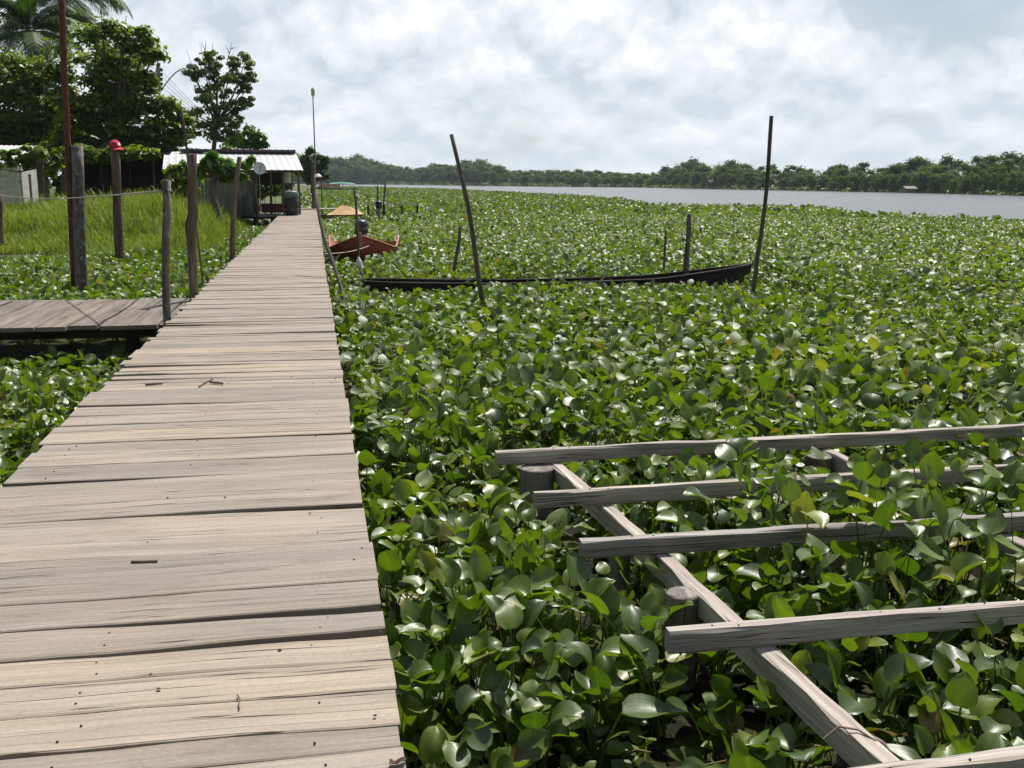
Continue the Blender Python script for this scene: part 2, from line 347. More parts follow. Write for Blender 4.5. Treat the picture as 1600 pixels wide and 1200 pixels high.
def vnoise(x, y, s, seed=0):                   # cheap smooth value noise, 0..1
    x = np.asarray(x)/s; y = np.asarray(y)/s; xi, yi = np.floor(x).astype(int), np.floor(y).astype(int); fx, fy = x-xi, y-yi
    def h(a, b): q = np.sin(a*127.1+b*311.7+seed*74.7)*43758.5453; return q-np.floor(q)
    fx, fy = fx*fx*(3-2*fx), fy*fy*(3-2*fy)
    return (h(xi, yi)*(1-fx)+h(xi+1, yi)*fx)*(1-fy)+(h(xi, yi+1)*(1-fx)+h(xi+1, yi+1)*fx)*fy
def sheet(name, poly, z, mat, label):
    m = MB(); m.v = [np.array([x, y, z]) for x, y in poly]; m.r = [.5]*len(poly); m.face(range(len(poly)), [(0, 0)]*len(poly))
    return struct(m.build(name, mat), label)

# ------------------------------------------------------------------ river, land
m, t, out = newmat('river_water')
g = node(t, 'ShaderNodeNewGeometry'); mp = node(t, 'ShaderNodeMapping', {0: g.outputs['Position'], 3: (1, .45, 1)})
n1 = node(t, 'ShaderNodeTexNoise', {'Vector': mp, 'Scale': .9, 'Detail': 6, 'Roughness': .65}); n2 = node(t, 'ShaderNodeTexNoise', {'Vector': mp, 'Scale': .03, 'Detail': 3})
b = node(t, 'ShaderNodeBump', {'Strength': .9, 'Distance': .35, 'Height': n1})
p = node(t, 'ShaderNodeBsdfPrincipled', {'Base Color': mix(t, n2, (.10, .105, .108), (.15, .148, .15)), 'Roughness': .25, 'Normal': b, 'IOR': 1.33})
t.links.new(p.outputs[0], out.inputs[0]); RIVER = m
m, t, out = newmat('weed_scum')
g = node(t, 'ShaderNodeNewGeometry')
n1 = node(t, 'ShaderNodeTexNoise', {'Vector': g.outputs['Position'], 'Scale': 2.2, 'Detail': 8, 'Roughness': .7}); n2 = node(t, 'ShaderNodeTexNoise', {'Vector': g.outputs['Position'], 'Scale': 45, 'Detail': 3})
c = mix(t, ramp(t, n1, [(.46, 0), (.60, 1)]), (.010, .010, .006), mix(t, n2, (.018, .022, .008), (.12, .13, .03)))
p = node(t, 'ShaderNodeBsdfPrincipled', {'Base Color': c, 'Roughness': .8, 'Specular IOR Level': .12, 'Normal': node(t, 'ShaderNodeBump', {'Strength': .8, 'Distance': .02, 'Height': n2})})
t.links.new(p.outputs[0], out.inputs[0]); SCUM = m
EARTH = plain('grassy_earth', (.075, .095, .025), .95, .5, .6, bump=.5, stain=(.11, .085, .05))
sheet('river', [(-900, -60), (1100, -60), (1100, 1900), (-900, 1900)], 0, RIVER, 'wide greyish brown river with small ripples')
MAT_R = [(.24, .8), (14, .8), (40, 30), (70, 46), (45, 50), (38.7, 52), (36.3, 57), (34.8, 63.4), (40.6, 77), (35, 83.3), (28, 85.4), (33.3, 106.5), (37, 147), (36, 189), (33, 264), (16, 371), (-6, 371), (-2, 62), (.24, 60)]
MAT_L = [(-1.72, .8), (-1.72, 52), (-3.2, 50), (-2.7, 42), (-3.1, 33), (-3.4, 29.5), (-7, 29.6), (-9, 28.2), (-16, 28), (-14, 18), (-5, .8)]
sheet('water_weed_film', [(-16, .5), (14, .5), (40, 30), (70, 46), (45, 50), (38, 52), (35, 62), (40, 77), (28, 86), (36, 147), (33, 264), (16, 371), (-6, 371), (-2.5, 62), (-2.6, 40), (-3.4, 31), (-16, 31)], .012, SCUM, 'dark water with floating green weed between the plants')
def land_z(x, y):
    a = np.clip((y-28)/14, 0, 1); b_ = np.clip((-2.6-x)/5, 0, 1)
    a = a*a*(3-2*a); return -.25+.45*np.clip((y-26.5)/3, 0, 1)*np.clip((-2.0-x)/1.2, 0, 1)+.55*a*b_+.3*np.clip((y-45)/40, 0, 1)*b_
xs = [-260, -180, -120, -80, -60, -45, -35, -28, -22, -18, -14, -11, -9, -7, -5.5, -4.2, -3.4, -2.9, -2.6, -2.3, -2.0, -1.5]
ys = [25.5, 26.5, 27.5, 28.5, 30, 32, 34, 36, 39, 42, 46, 50, 56, 64, 75, 95, 130, 180, 240, 330]
lm = MB().grid([[(x+(0 if y < 75 else (y-75)*.02), y, float(land_z(x, y))) for x in xs] for y in ys])
struct(lm.build('river_bank', EARTH, smooth=True), 'low grassy bank behind the posts')
fb = MB()
bankpx = [(440, 900), (560, 825), (650, 735), (800, 577), (1000, 488), (1100, 400), (1300, 292), (1450, 241), (1600, 192), (1760, 160), (2000, 130)]
bank = [np.array([*(A(x, 300, Y)[:2])]) for x, Y in bankpx]
inner = [p+ (np.array([25, 40.]) if i < 5 else np.array([30, 12.])) for i, p in enumerate(bank)]
outer = [p+ (np.array([300, 900.]) if i < 5 else np.array([900, 300.])) for i, p in enumerate(bank)]
fb.grid([[(*p, -.3) for p in bank], [(*(p+.12*(q-p)), .7) for p, q in zip(bank, inner)], [(*p, 1.5) for p in inner], [(*p, 4) for p in outer]])
struct(fb.build('far_bank', EARTH, smooth=True), 'far river bank under the trees')

# ------------------------------------------------------------------ boardwalk
DX0, DX1, DZ, DEND = -1.66, .165, .70, 58.5
def planks(mb, bounds, x0, x1, ztop, th, swap=False, ragged=(.02, .006), nseg=12, wob=.006, gsk=.8, x1f=None):
    # bounds: list of (Y, gap); planks run along x (or along y when swap), real gaps between
    edges = []
    for Y, g in bounds:
        sl_, ph, am = random.gauss(0, .004), random.uniform(0, 6), random.uniform(.2, 1)*wob; gs = random.uniform(-gsk, gsk)
        edges.append((Y, g, sl_, ph, am, gs))
    def edge(e, t, sgn): Y, g, sl_, ph, am, gs = e; return Y+sl_*(t-.5)*2+am*math.sin(ph+t*5)+.4*am*math.sin(ph*3+t*17)+sgn*max(.0015, g/2*(1+gs*(t-.5)*2))
    for a, b_ in zip(edges[:-1], edges[1:]):
        xa, xb = x0+random.uniform(-ragged[0], ragged[0]), (x1 if x1f is None else x1f(a[0]))+random.uniform(-ragged[1], ragged[1])
        dz = random.uniform(-.004, .004); tl = random.gauss(0, .004); rnd = random.random(); base = len(mb.v); u0 = random.random()*9
        for i in range(nseg+1):
            tt = i/nseg; x = xa+(xb-xa)*tt; ya, yb = edge(a, tt, 1), edge(b_, tt, -1)
            zt = ztop+dz+tl*(tt-.5)+random.gauss(0, .0008)
            for (yy, z) in ((ya, zt-.004), (ya+.006, zt), (yb-.006, zt+.001), (yb, zt-.004), (yb, zt-th), (ya, zt-th)):
                mb.v.append(np.array([yy, x, z]) if swap else np.array([x, yy, z])); mb.r.append(rnd)
        for i in range(nseg):
            for k in range(6):
                k2 = (k+1) % 6; A0, B0 = base+i*6+k, base+i*6+k2
                w = [0, .006, b_[0]-a[0], b_[0]-a[0]+.01, b_[0]-a[0]+.05, b_[0]-a[0]+.3, b_[0]-a[0]+.35]
                ua, ub = u0+(xb-xa)*i/nseg, u0+(xb-xa)*(i+1)/nseg
                mb.face((A0, A0+6, B0+6, B0) if not swap else (A0, B0, B0+6, A0+6), [(ua, w[k]), (ub, w[k]), (ub, w[k+1]), (ua, w[k+1])] if not swap else [(ua, w[k]), (ua, w[k+1]), (ub, w[k+1]), (ub, w[k])])
        mb.face([base+k for k in range(6)], [(0, .01*k) for k in range(6)]); mb.face([base+nseg*6+k for k in range(6)][::-1], [(0, .01*k) for k in range(6)])
bw = thing('boardwalk', 'long grey wooden boardwalk running beside the water plants towards the hut', 'boardwalk', (-.75, 2, 0))
near = [(-.9, .012), (-.65, .01), (-.4, .012), (-.15, .01), (.1, .012), (.33, .008), (.58, .012), (.8, .01), (1.05, .012), (1.3, .01), (1.52, .012), (1.76, .01), (1.98, .012), (2.2, .008), (2.42, .01),
        (2.62, .009), (2.76, .013), (2.975, .004), (3.17, .004), (3.375, .02), (3.60, .018), (3.855, .006), (4.3, .004), (4.845, .024), (5.5, .026), (5.83, .004), (6.15, .006), (6.33, .008), (6.62, .007), (6.80, .018), (7.1, .006), (7.39, .012), (7.92, .009), (8.2, .006), (8.36, .016), (8.58, .028)]
y = 8.58
while y < DEND:
    y += random.choice([.11, .14, .17, .2, .22, .26, .3])*random.uniform(.85, 1.15); near.append((y, random.choice([.004, .008, .012, .018, .026, .034])))
mb = MB(); near = [(a_, g_*(1.55 if a_ < 6 else 2.1)) for a_, g_ in near]; planks(mb, near, DX0, DX1, DZ, .036, wob=.012, gsk=1.7, ragged=(.035, .009), x1f=lambda Y: .205-.0036*min(Y, 18))
mb.build('deck', DECK, bw)
nproto = None; ncount = 0
for (ya, _), (yb, _) in zip(near[:-1], near[1:]):
    if 2.4 < ya < 9 and yb-ya > .1:
        for x in (DX1-.2, -.75, DX0+.2):
            for k in ((.3, .7) if yb-ya > .15 else (.5,)):
                if random.random() > .7 or ncount > 95: continue
                ncount += 1; q = np.array([x+random.gauss(0, .018), ya+(yb-ya)*k+random.gauss(0, .008), DZ+.001])
                if nproto is None: nproto = MB().lathe(q, [(.0036, -.004), (.0036, .002), (.002, .003)], 6).build('nail', RUSTN, bw); nq = q
                else: nl_ = nproto.copy(); COL.objects.link(nl_); nl_.location = q-nq
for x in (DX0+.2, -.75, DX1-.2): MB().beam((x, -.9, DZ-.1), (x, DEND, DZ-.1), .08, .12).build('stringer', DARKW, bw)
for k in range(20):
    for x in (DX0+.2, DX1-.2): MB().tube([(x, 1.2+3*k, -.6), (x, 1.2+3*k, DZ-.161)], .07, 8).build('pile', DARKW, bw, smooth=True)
lp = MB(); pb = [(DEND+.03+.2*i, .01) for i in range(13)]
planks(lp, pb, -4.2, 1.6, DZ+.04, .036); ld = thing('landing_stage', 'plank landing at the end of the boardwalk by the tall pole', 'landing', (-1, DEND+1.2, 0))
lp.build('deck', DECK, ld)
for x in (-4, -.8, 1.4):
    for yy in (DEND+.3, DEND+2.2): MB().tube([(x, yy, -.5), (x, yy, DZ-.0)], .06, 7).build('pile', DARKW, ld)

sw = thing('side_walkway', 'short walkway of worn crosswise planks joining the boardwalk', 'walkway', (-4, 13.7, 0))
sb = []; x = -11.5
while x < DX0-.1: sb.append((x, random.choice([.01, .02, .035]))); x += random.uniform(.24, .36)
sb.append((DX0-.03, .01))
mb = MB(); planks(mb, sb, 12.45, 15.2, .60, .05, swap=True, ragged=(.09, .07), wob=.02)
mb.build('deck', SIDEW, sw)
for yy in (12.75, 14.8): MB().beam((-11.5, yy, .48), (DX0-.1, yy, .48), .1, .13).build('stringer', DARKW, sw)
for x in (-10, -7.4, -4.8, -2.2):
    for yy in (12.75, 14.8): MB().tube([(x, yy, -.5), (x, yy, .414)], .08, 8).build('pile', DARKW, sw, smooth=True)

# ------------------------------------------------------------------ unfinished frame on the right
fr = thing('walkway_frame', 'unfinished wooden frame of grey beams on short posts among the leaves', 'frame', (2.6, 4.5, 0))
JO = [((1.09, 6.30), (6.4, 6.42)), ((1.15, 5.38), (6.2, 5.47)), ((1.21, 4.58), (6.1, 4.55)), ((1.29, 3.53), (5.6, 3.57)), ((1.50, 2.50), (5.2, 2.56))]
for (a, b_) in JO:
    MB().rough_beam((*a, .505), (*b_, .505), .058, .09).build('joist', GREYW, fr)
GI = [((1.47, 6.48), (1.735, 2.60)), ((3.385, 6.5), (3.60, 2.45)), ((5.2, 6.5), (5.35, 2.45))]
for (a, b_) in GI: MB().rough_beam((*a, .406), (*b_, .406), .075, .105).build('girder', GREYW, fr)
FP = [(1.345, 6.22, .11, .452), (1.56, 4.10, .076, .452), (1.53, 4.98, .06, .33), (1.80, 2.95, .085, .35), (3.28, 6.18, .085, .452), (3.45, 4.2, .08, .35), (3.56, 2.8, .08, .35), (5.1, 6.2, .09, .452), (5.3, 3.2, .09, .35)]
for x, y, r_, zt in FP: MB().tube([(x, y, -.5), (x, y, .1), (x+.004, y, zt-.006), (x+.004, y, zt)], [r_*1.05, r_*1.02, r_, r_*.93], 18, lump=.02).build('post', POSTW, fr)

fnail = None
for (x, y) in [(1.475+.04*k+.012*(k % 3), jy+dy) for jy in (6.30, 5.38, 4.58, 3.53) for k, dy in ((0, .008), (2, -.006))]+[(1.62+.13*k+random.gauss(0, .02), 2.515+.014*((k % 2)*2-1)+random.gauss(0, .004)) for k in range(16)]+[(2.0+.22*k+random.gauss(0, .04), 3.54+random.gauss(0, .01)) for k in range(9)]:
    q = np.array([x, y, .551])
    if fnail is None: fnail = MB().lathe(q, [(.0045, -.012), (.0045, .002), (.0025, .003)], 6).build('nail', RUSTN, fr); fq = q
    else: c_ = fnail.copy(); COL.objects.link(c_); c_.location = q-fq

# ------------------------------------------------------------------ posts and poles
def pole(name, label, base, top, r0, r1, mat, cat='pole', bend=.0, n=7, group=None, sides=8, lump=.04, zb=None, build=True):
    base, top = np.asarray(base, float), np.asarray(top, float)
    pts = []; rad = []; bx, by = random.uniform(-1, 1)*bend, random.uniform(-1, 1)*bend*.5
    if zb is None: zb = -.5
    lo = base+(top-base)*((zb-base[2])/(top[2]-base[2]))
    for i in range(n+1):
        t_ = i/n; w = math.sin(math.pi*t_); k = .35*bend*math.sin(t_*9+bx*50)
        pts.append(lo+(top-lo)*t_+np.array([bx*w+k, by*w, 0])); rad.append((r0+(r1-r0)*t_)*random.uniform(.95, 1.05))
    m_ = MB().tube(pts, rad, sides, lump=lump)
    if not build: return m_
    return tag(m_.build(name, mat, origin=lo, smooth=True), label, cat, group)
b0 = G(128, 452, .2); pole('wooden_post', 'thick straight grey post standing beside the rusty iron pole', b0, A(120, 228, b0[1]), .125, .105, POSTW, 'post', .01, sides=14)
P1 = b0
b0 = G(187, 410, .2); t0 = A(179.5, 229, b0[1]); pole('wooden_post', 'brown round post wearing the red cap on its top', b0, t0, .125, .105, POSTB, 'post', .02, sides=14); CAPAT = t0
b0 = A(263, 498, 12.25); P3T = A(259, 281, 12.25); pole('wooden_post', 'slim pale post at the boardwalk edge with the rope tied near its top', b0, P3T, .046, .045, POSTW, 'post', .035, sides=12, lump=.06)
b0 = A(303, 462, 14.9); P4T = A(301, 240, 14.9)
m_ = MB().tube([b0+(0, 0, -1.2), b0, b0*.55+P4T*.45+(-.03, 0, -.12), b0*.48+P4T*.52+(-.035, 0, -.03), b0*.42+P4T*.58+(.0, 0, 0), b0*.15+P4T*.85+(-.01, 0, 0), P4T], [.06, .06, .066, .085, .066, .064, .058], 12, lump=.06)
tag(m_.build('wooden_post', POSTB, origin=b0+(0, 0, -1.2), smooth=True), 'crooked dark brown post with a knotty bulge and a thin rod behind it', 'post')
b0 = A(364, 404, 22.); pole('wooden_post', 'thin leaning post farthest along the boardwalk edge before the hut', b0, A(373.5, 245, 22.), .062, .05, POSTB, 'post', .04, sides=10)
b0 = G(2, 396, .2); P6T = A(-3, 303, b0[1]); pole('wooden_post', 'dark post at the edge of the grass where the rope ends', b0, P6T, .13, .12, POSTB, 'post', .03, sides=12)
pole('iron_rod', 'thin dark rod rising behind the knotty post', A(299.5, 300, 15.05), A(283, 166, 15.05), .013, .016, POSTB, 'rod', .01, zb=A(302, 440, 15.05)[2])
b0 = A(111, 330, 20.75); pole('iron_pole', 'tall rusty red iron pole leaning past the thick post', b0, A(93, -60, 20.75), .062, .055, RUST, 'pole', .01, sides=10, lump=.02, zb=.1)
# rope from the slim post to the dark post at the grass edge
ra = A(256, 298, 12.2); rb = P6T+(0, -.14, -.02); pts = [ra+(rb-ra)*i/16+np.array([0, 0, -.10*math.sin(math.pi*i/16)]) for i in range(17)]
ro = thing('rope', 'thin pale rope strung between the slim post and the grass edge post', 'rope', ra)
MB().tube(pts, .011, 6).build('strand', ROPE, ro, smooth=True)
k_ = pts[6]; MB().tube([k_+(-.03, -.02, .01), k_+(.0, -.025, -.02), k_+(.03, -.02, -.05)], .014, 6).build('knot', WHITE, ro, smooth=True)
mc = ra+(.025, .05, -.0)
MB().tube([mc+(.056*math.cos(a), .056*math.sin(a), .012*math.sin(a*2)) for a in np.linspace(0, 12.4, 30)], .008, 6).build('wrapping', WIRE, ro, smooth=True)

# red cap
cp = thing('baseball_cap', 'red baseball cap with a white patch resting on a post', 'cap', CAPAT)
prof = [(.135, -.03), (.142, .0), (.138, .05), (.12, .10), (.085, .14), (.04, .158), (.012, .162), (.01, .17)]
MB().lathe(CAPAT, prof, 20, axis=(.12, -.1, 1)).build('crown', CAPR, cp, smooth=True)
bd = np.array([.80, -.6, 0]); bd /= np.linalg.norm(bd); bs = np.array([bd[1], -bd[0], 0])
P = []
for i in range(7):
    row = []
    for j in range(11):
        s_ = (j-5)/5; rr = .13+.12*(i/6)*math.sqrt(max(0, 1-s_*s_*.9)); a = s_*1.15
        q = CAPAT+(bd*math.cos(a)+bs*math.sin(a))*rr; row.append(q+np.array([0, 0, -.005-.07*i/6-.03*s_*s_]))
    P.append(row)
vis = MB().grid(P); P2 = [[q+np.array([0, 0, -.008]) for q in row] for row in P]; vis.grid(P2); vis.build('visor', CAPR, cp, smooth=True)
pa = CAPAT+bd*.133+np.array([0, 0, .06]); upv = np.array([-bd[0]*.35, -bd[1]*.35, 1])*.035
MB().grid([[pa-bs*.045-upv+bd*.008, pa-upv+bd*.02, pa+bs*.045-upv+bd*.008], [pa-bs*.045+upv+bd*.004, pa+upv+bd*.014, pa+bs*.045+upv+bd*.004]]).build('patch', WHITE, cp)

b0 = G(757, 492, .3); pole('mooring_pole', 'tall leaning pole standing in the plants in front of the dark canoe', b0, A(707, 210, b0[1]+.3), .046, .030, POLEW, 'pole', .05, n=10, sides=10)
b0 = G(1174, 472, .3); pole('mooring_pole', 'tallest slanting pole beside the raised bow of the dark canoe', b0, A(1207, 181, b0[1]), .038, .033, POLEW, 'pole', .05, n=10, sides=10)
b0 = G(1072, 432, .3); pole('mooring_pole', 'short upright stake just behind the canoe', b0, A(1077, 334, b0[1]), .075, .05, POSTW, 'stake', .02)
b0 = G(1038, 424, .3); pole('mooring_pole', 'thin short stick behind the canoe beside the thicker stake', b0, A(1040, 360, b0[1]), .03, .025, POLEW, 'stake', .02)
b0 = G(709, 430, .3); pole('mooring_pole', 'slanting stick behind the canoe beside the tall leaning pole', b0, A(719, 353, b0[1]), .045, .035, POLEW, 'stake', .04)
pole('mooring_pole', 'bent leaning stick close against the boardwalk edge', A(541, 474, 16.6), A(493, 300, 18.2), .034, .027, POLEW, 'stake', .09, n=10)
pole('mooring_pole', 'thin dark pole upright in front of the orange boat bow', A(560, 405, 26.4), A(553.5, 292, 26.4), .04, .026, POLEW, 'stake', .02)
pole('mooring_pole', 'dark stake at the small jetty, shorter of the two', A(590, 322, 60), A(590, 290, 60), .06, .05, POLEW, 'stake', .02)
pole('mooring_pole', 'dark stake at the small jetty, taller of the two', A(600, 320, 60.5), A(602, 285, 60.5), .06, .05, POLEW, 'stake', .02)

# tall pole with lantern at the landing
TP = np.array([A(490.5, 320, 59.4)[0], 59.4, .7]); tp = thing('beacon_pole', 'very tall thin pole with a small lantern at the boardwalk end', 'pole', TP)
pm = A(489.5, 258, 59.4); ptp = A(489, 150, 59.4)
MB().tube([TP+(0, 0, -1.2), TP, pm], [.13, .13, .10], 10, lump=.04).build('timber', POSTB, tp, smooth=True)
MB().tube([pm+(0, 0, -.3)+(.11, -.11, 0), ptp], .035, 8).build('pipe', METAL, tp, smooth=True)
MB().lathe(ptp, [(.05, 0), (.1, .02), (.1, .3), (.13, .32), (.05, .42), (.02, .5)], 12).build('lantern', WHITE, tp, smooth=True)
lp2 = A(503, 314, 61); sp = thing('lamp_post', 'short thin post with a white lamp near the landing', 'lamp post', lp2)
MB().tube([lp2+(0, 0, -.9), A(502, 276, 61)], .035, 7).build('post', POLEW, sp)
MB().lathe(A(497, 277, 61), [(.2, 0), (.22, .05), (.12, .16), (.03, .2)], 12).build('lamp', WHITE, sp)

# ------------------------------------------------------------------ twigs and dead leaf on the deck
def twig(label, pts, r_, mat=POSTB, rise=.0):
    q = [G(x, y, DZ+.004+r_) for x, y in pts]
    if rise: q = [p+np.array([0, 0, rise*math.sin(math.pi*i/(len(q)-1))]) for i, p in enumerate(q)]
    tag(MB().tube(q, r_, 6, lump=.15).build('twig', mat, origin=q[0]), label, 'twig')
twig('thick straight dark stick lying alone on the near planks', [(205, 878), (225, 877.5), (246, 877)], .006)
twig('thin dark stick on the planks left of the crooked pair', [(227, 601), (240, 600.5), (254, 599)], .007)
twig('crooked bent twig on the planks beside a straight one', [(311, 604), (318, 599), (326, 595), (333, 592)], .006)
twig('short straight twig touching the crooked one', [(328, 597), (338, 598), (348, 599)], .009)
twig('small forked twig nearest the end of the planks', [(371, 1086), (375, 1092), (373, 1100), (374, 1108)], .0025)
c_ = G(618, 1190, DZ+.012); dl = MB().grid([[c_+np.array([.011*i-.02+.003*j, .010*j-.012-.005*math.sin(i*1.3), .004*math.sin(i*2.1+j)+.003*math.cos(j*3)]) for j in range(4)] for i in range(5)])
tag(dl.build('dead_leaf', plain('dry_brown_leaf', (.10, .055, .035), .8), origin=c_), 'curled brown dead leaf on the plank edge', 'leaf')
for (x, y) in ((262, 777), (352, 776), (484, 801), (566, 856), (553, 874), (235, 1053), (248, 1075), (437, 1014), (586, 1117), (596, 987), (505, 952), (455, 588), (524, 592)):
    c_ = G(x, y, DZ+.008); d_ = MB().lathe(c_, [(.003, -.004), (.008*random.uniform(.5, 1), -.003), (.005, .001), (.001, .002)], 6, axis=(random.uniform(-1, 1), .4, 1)); tag(d_.build('bark_crumb', POSTB, origin=c_), 'small dark crumb of bark lying on the near planks', 'bark crumb', 'bark crumbs on the boardwalk')
vn = [np.array([1.60, 2.86, .44]), np.array([1.66, 2.87, .475]), np.array([1.72, 2.85, .468]), np.array([1.76, 2.80, .45]), np.array([1.84, 2.72, .40]), np.array([1.9, 2.7, .3])]
tag(MB().tube(vn, .004, 5).build('dry_vine', POSTB, origin=vn[0]), 'dry brown vine stem hooked over the frame beam', 'vine')

# ------------------------------------------------------------------ boats
def hull(mb, stations, th=.02):      # stations: list of (centre xyz at keel, half-beam top, half-beam bottom, gunwale z, side vector)
    rows = []
    for c, hb, bb, gz, sd in stations:
        c = np.asarray(c, float); sd = np.asarray(sd, float); z0 = c[2]
        prof = [(-1, 1), (-.94, .55), (-.8, .2), (-.45, 0), (0, -.04), (.45, 0), (.8, .2), (.94, .55), (1, 1)]
        rows.append([np.array([*(c[:2]+sd[:2]*((hb*a if h > .5 else (bb+(hb-bb)*max(h, 0)*1.2)*a))), z0+(gz-z0)*h]) for a, h in prof])
    mb.grid(rows); return rows
def rail(mb, pts, r_): mb.tube(pts, r_, 6)
# dugout canoe
ca = np.array([.86, 20.25]); cb = np.array([9.05, 20.5]); cd = (cb-ca); cl = np.linalg.norm(cd); cd /= cl; cs = np.array([-cd[1], cd[0], 0])
cn = thing('dugout_canoe', 'long black dugout canoe half hidden among the floating plants', 'canoe', (5.3, 21.6, 0)); ST = []
for i in range(25):
    t_ = i/24; p = ca+cd*cl*t_; hb = .40*min(1, (t_/.06)**.5+.35)*min(1, ((1-t_)/.30)**.6+.03)
    gz = .335-.075*math.sin(math.pi*min(1, t_/.85))+.22*max(0, (t_-.70)/.30)**1.6; kz = -.1+.5*max(0, (t_-.78)/.22)**2
    ST.append(((*p, kz), hb, hb*.6, gz, cs))
mb = MB(); rows = hull(mb, ST); mb.build('hull', CANOE, cn, smooth=True)
for k in (0, -1):
    mb = MB(); rail(mb, [r_[k]+np.array([0, 0, .01]) for r_ in rows], .028); mb.build('gunwale', CANOE, cn, smooth=True)
MB().grid([rows[0][:5], rows[0][:3:-1]]).build('transom', CANOE, cn)
for t_ in (6, 15): MB().beam(rows[t_][0]+(0, 0, -.05), rows[t_][-1]+(0, 0, -.05), .16, .025).build('thwart', CANOE, cn)
# jug tied at the canoe end
jp = A(561, 417, 20.1); jg = thing('plastic_jug', 'white plastic jug tied to the canoe end with pale cord', 'jug', jp)
MB().lathe(jp, [(.05, 0), (.055, .02), (.055, .11), (.03, .15), (.02, .16), (.02, .19)], 12).build('body', WHITE, jg, smooth=True)
for dx in (-.005, .06): MB().tube([jp+(0, 0, .02), jp+(dx, -.06, -.12), jp+(dx*1.6+.02, -.05, -.3)], .009, 5).build('cord', ROPE, jg)
# orange boat, bow towards the boardwalk
ob = thing('orange_boat', 'orange wooden boat with its high pointed bow above dark water', 'boat', A(563, 405, 29)*np.array([1, 1, 0]))
bx = A(563, 367, 28)[0]; ST = []; sdv = np.array([1., 0, 0])
for (dy, hb, bb, gz, kz) in ((0, .015, .01, .80, .52), (.08, .15, .04, .765, .36), (.25, .36, .14, .68, .2), (.5, .62, .34, .57, .08), (.85, .84, .52, .46, .0), (1.2, .92, .6, .43, -.05), (1.5, .96, .62, .56, -.1), (1.75, .98, .64, .68, -.1), (2.0, .98, .64, .70, -.1), (2.3, .97, .62, .54, -.1), (2.9, .96, .6, .48, -.1), (3.5, .92, .55, .48, -.1)):
    ST.append(((bx+.10*dy, 28+dy, kz), hb, bb, gz, sdv))
mb = MB(); rows = hull(mb, ST); mb.build('hull', PAINT_O, ob, smooth=True)
mb = MB(); hull(mb, [((c[0], c[1]+.03, c[2]+.05), hb*.965, bb*.95, gz-.012, sd) for c, hb, bb, gz, sd in ST[1:]]); mb.build('lining', PAINT_OI, ob, smooth=True)
for k in (0, -1): mb = MB(); rail(mb, [r_[k]+np.array([0, 0, .012]) for r_ in rows], .032); mb.build('gunwale', PAINT_OI, ob, smooth=True)
MB().tube([ST[0][0]+np.array([0, -.02, 0]), np.array([bx, 27.97, .9])], .04, 7).build('stem', PAINT_OI, ob)
MB().grid([rows[-1][:5], rows[-1][:3:-1]]).build('transom', PAINT_OI, ob)
for dy in (1.5, 2.5): MB().beam((bx+.1*dy-.85, 28+dy, .34), (bx+.1*dy+.85, 28+dy, .34), .25, .03).build('bench', PAINT_OI, ob)
def motor(label, c, s_=1., tilt=0, cowl=MOTOR):
    mo = thing('outboard_motor', label, 'outboard motor', c); c = np.asarray(c, float)
    MB().lathe(c+(0, 0, .10*s_), [(.15*s_, 0), (.19*s_, .03*s_), (.2*s_, .2*s_), (.19*s_, .215*s_), (.19*s_, .24*s_), (.2*s_, .25*s_), (.185*s_, .34*s_), (.12*s_, .4*s_), (.03*s_, .41*s_)], 16).build('cowl', cowl, mo, smooth=True)
    MB().tube([c+(0, 0, .1*s_), c+(0, .02, -.5*s_)], [.09*s_, .06*s_], 10).build('leg', MOTORL, mo, smooth=True)
    MB().tube([c+(0, 0, .16*s_), c+(.05*s_, -.45*s_, .24*s_)], .022*s_, 8).build('tiller', MOTOR, mo, smooth=True)
    MB().box(c+(0, -.12*s_, -.05*s_), (.09*s_, 0, 0), (0, .05*s_, 0), (0, 0, .1*s_)).build('clamp', MOTORL, mo)
motor('dark grey outboard motor behind the orange boat bow', A(565, 371, 31.75), 1.05)
ra, rb = np.array([.17, 24.3, .6]), A(577, 384, 28.1)
tag(MB().tube([ra+(rb-ra)*i/10+np.array([0, 0, -.06*math.sin(math.pi*i/10)]) for i in range(11)], .012, 5).build('mooring_rope', ROPE, origin=ra), 'thin yellowish line from the boardwalk to the orange boat', 'rope')
# tan boat with peaked deck
TY = 55.5; tb0 = A(532, 330, TY)*np.array([1, 1, 0]); tb = thing('tan_boat', 'tan boat with a peaked orange tan foredeck near the landing', 'boat', tb0)
fw = np.array([.80, -.60]); sd2 = np.array([.60, .80, 0]); bow_ = A(569, 334, TY-.8)[:2]; ST = []
for q_, hb, gz, kz in ((0, .04, .56, .30), (.25, .24, .55, .12), (.6, .44, .53, 0), (1.0, .58, .52, -.1), (1.5, .64, .52, -.1), (2.1, .66, .50, -.1), (3.0, .62, .5, -.1)):
    ST.append(((*(bow_-fw*q_), kz), hb, hb*.6, gz, sd2))
mb = MB(); rows = hull(mb, ST); mb.build('hull', PAINT_TD, tb, smooth=True)
dk = []
for r_, rise in zip(rows[:5], (0.0, .13, .30, .46, .46)):
    l_, q_ = r_[0], r_[-1]; md = (l_+q_)/2+np.array([0, 0, rise]); o_ = np.array([0, 0, .014]); dk.append([l_*1.0+o_+(l_-md)*.05*np.array([1, 1, 0]), l_*.5+md*.5+o_, md+o_, q_*.5+md*.5+o_, q_+o_+(q_-md)*.05*np.array([1, 1, 0])])
dk.append([p*1.0-np.array([*(fw*.0), .0])+np.array([-fw[0]*.45, -fw[1]*.45, -.62*(p[2]-.5)]) for p in dk[-1]])
MB().grid(dk).build('foredeck', PAINT_T, tb)
MB().tube([rows[k][-1]+np.array([0, 0, -.005]) for k in range(7)], .03, 6).build('gunwale', PAINT_TD, tb)
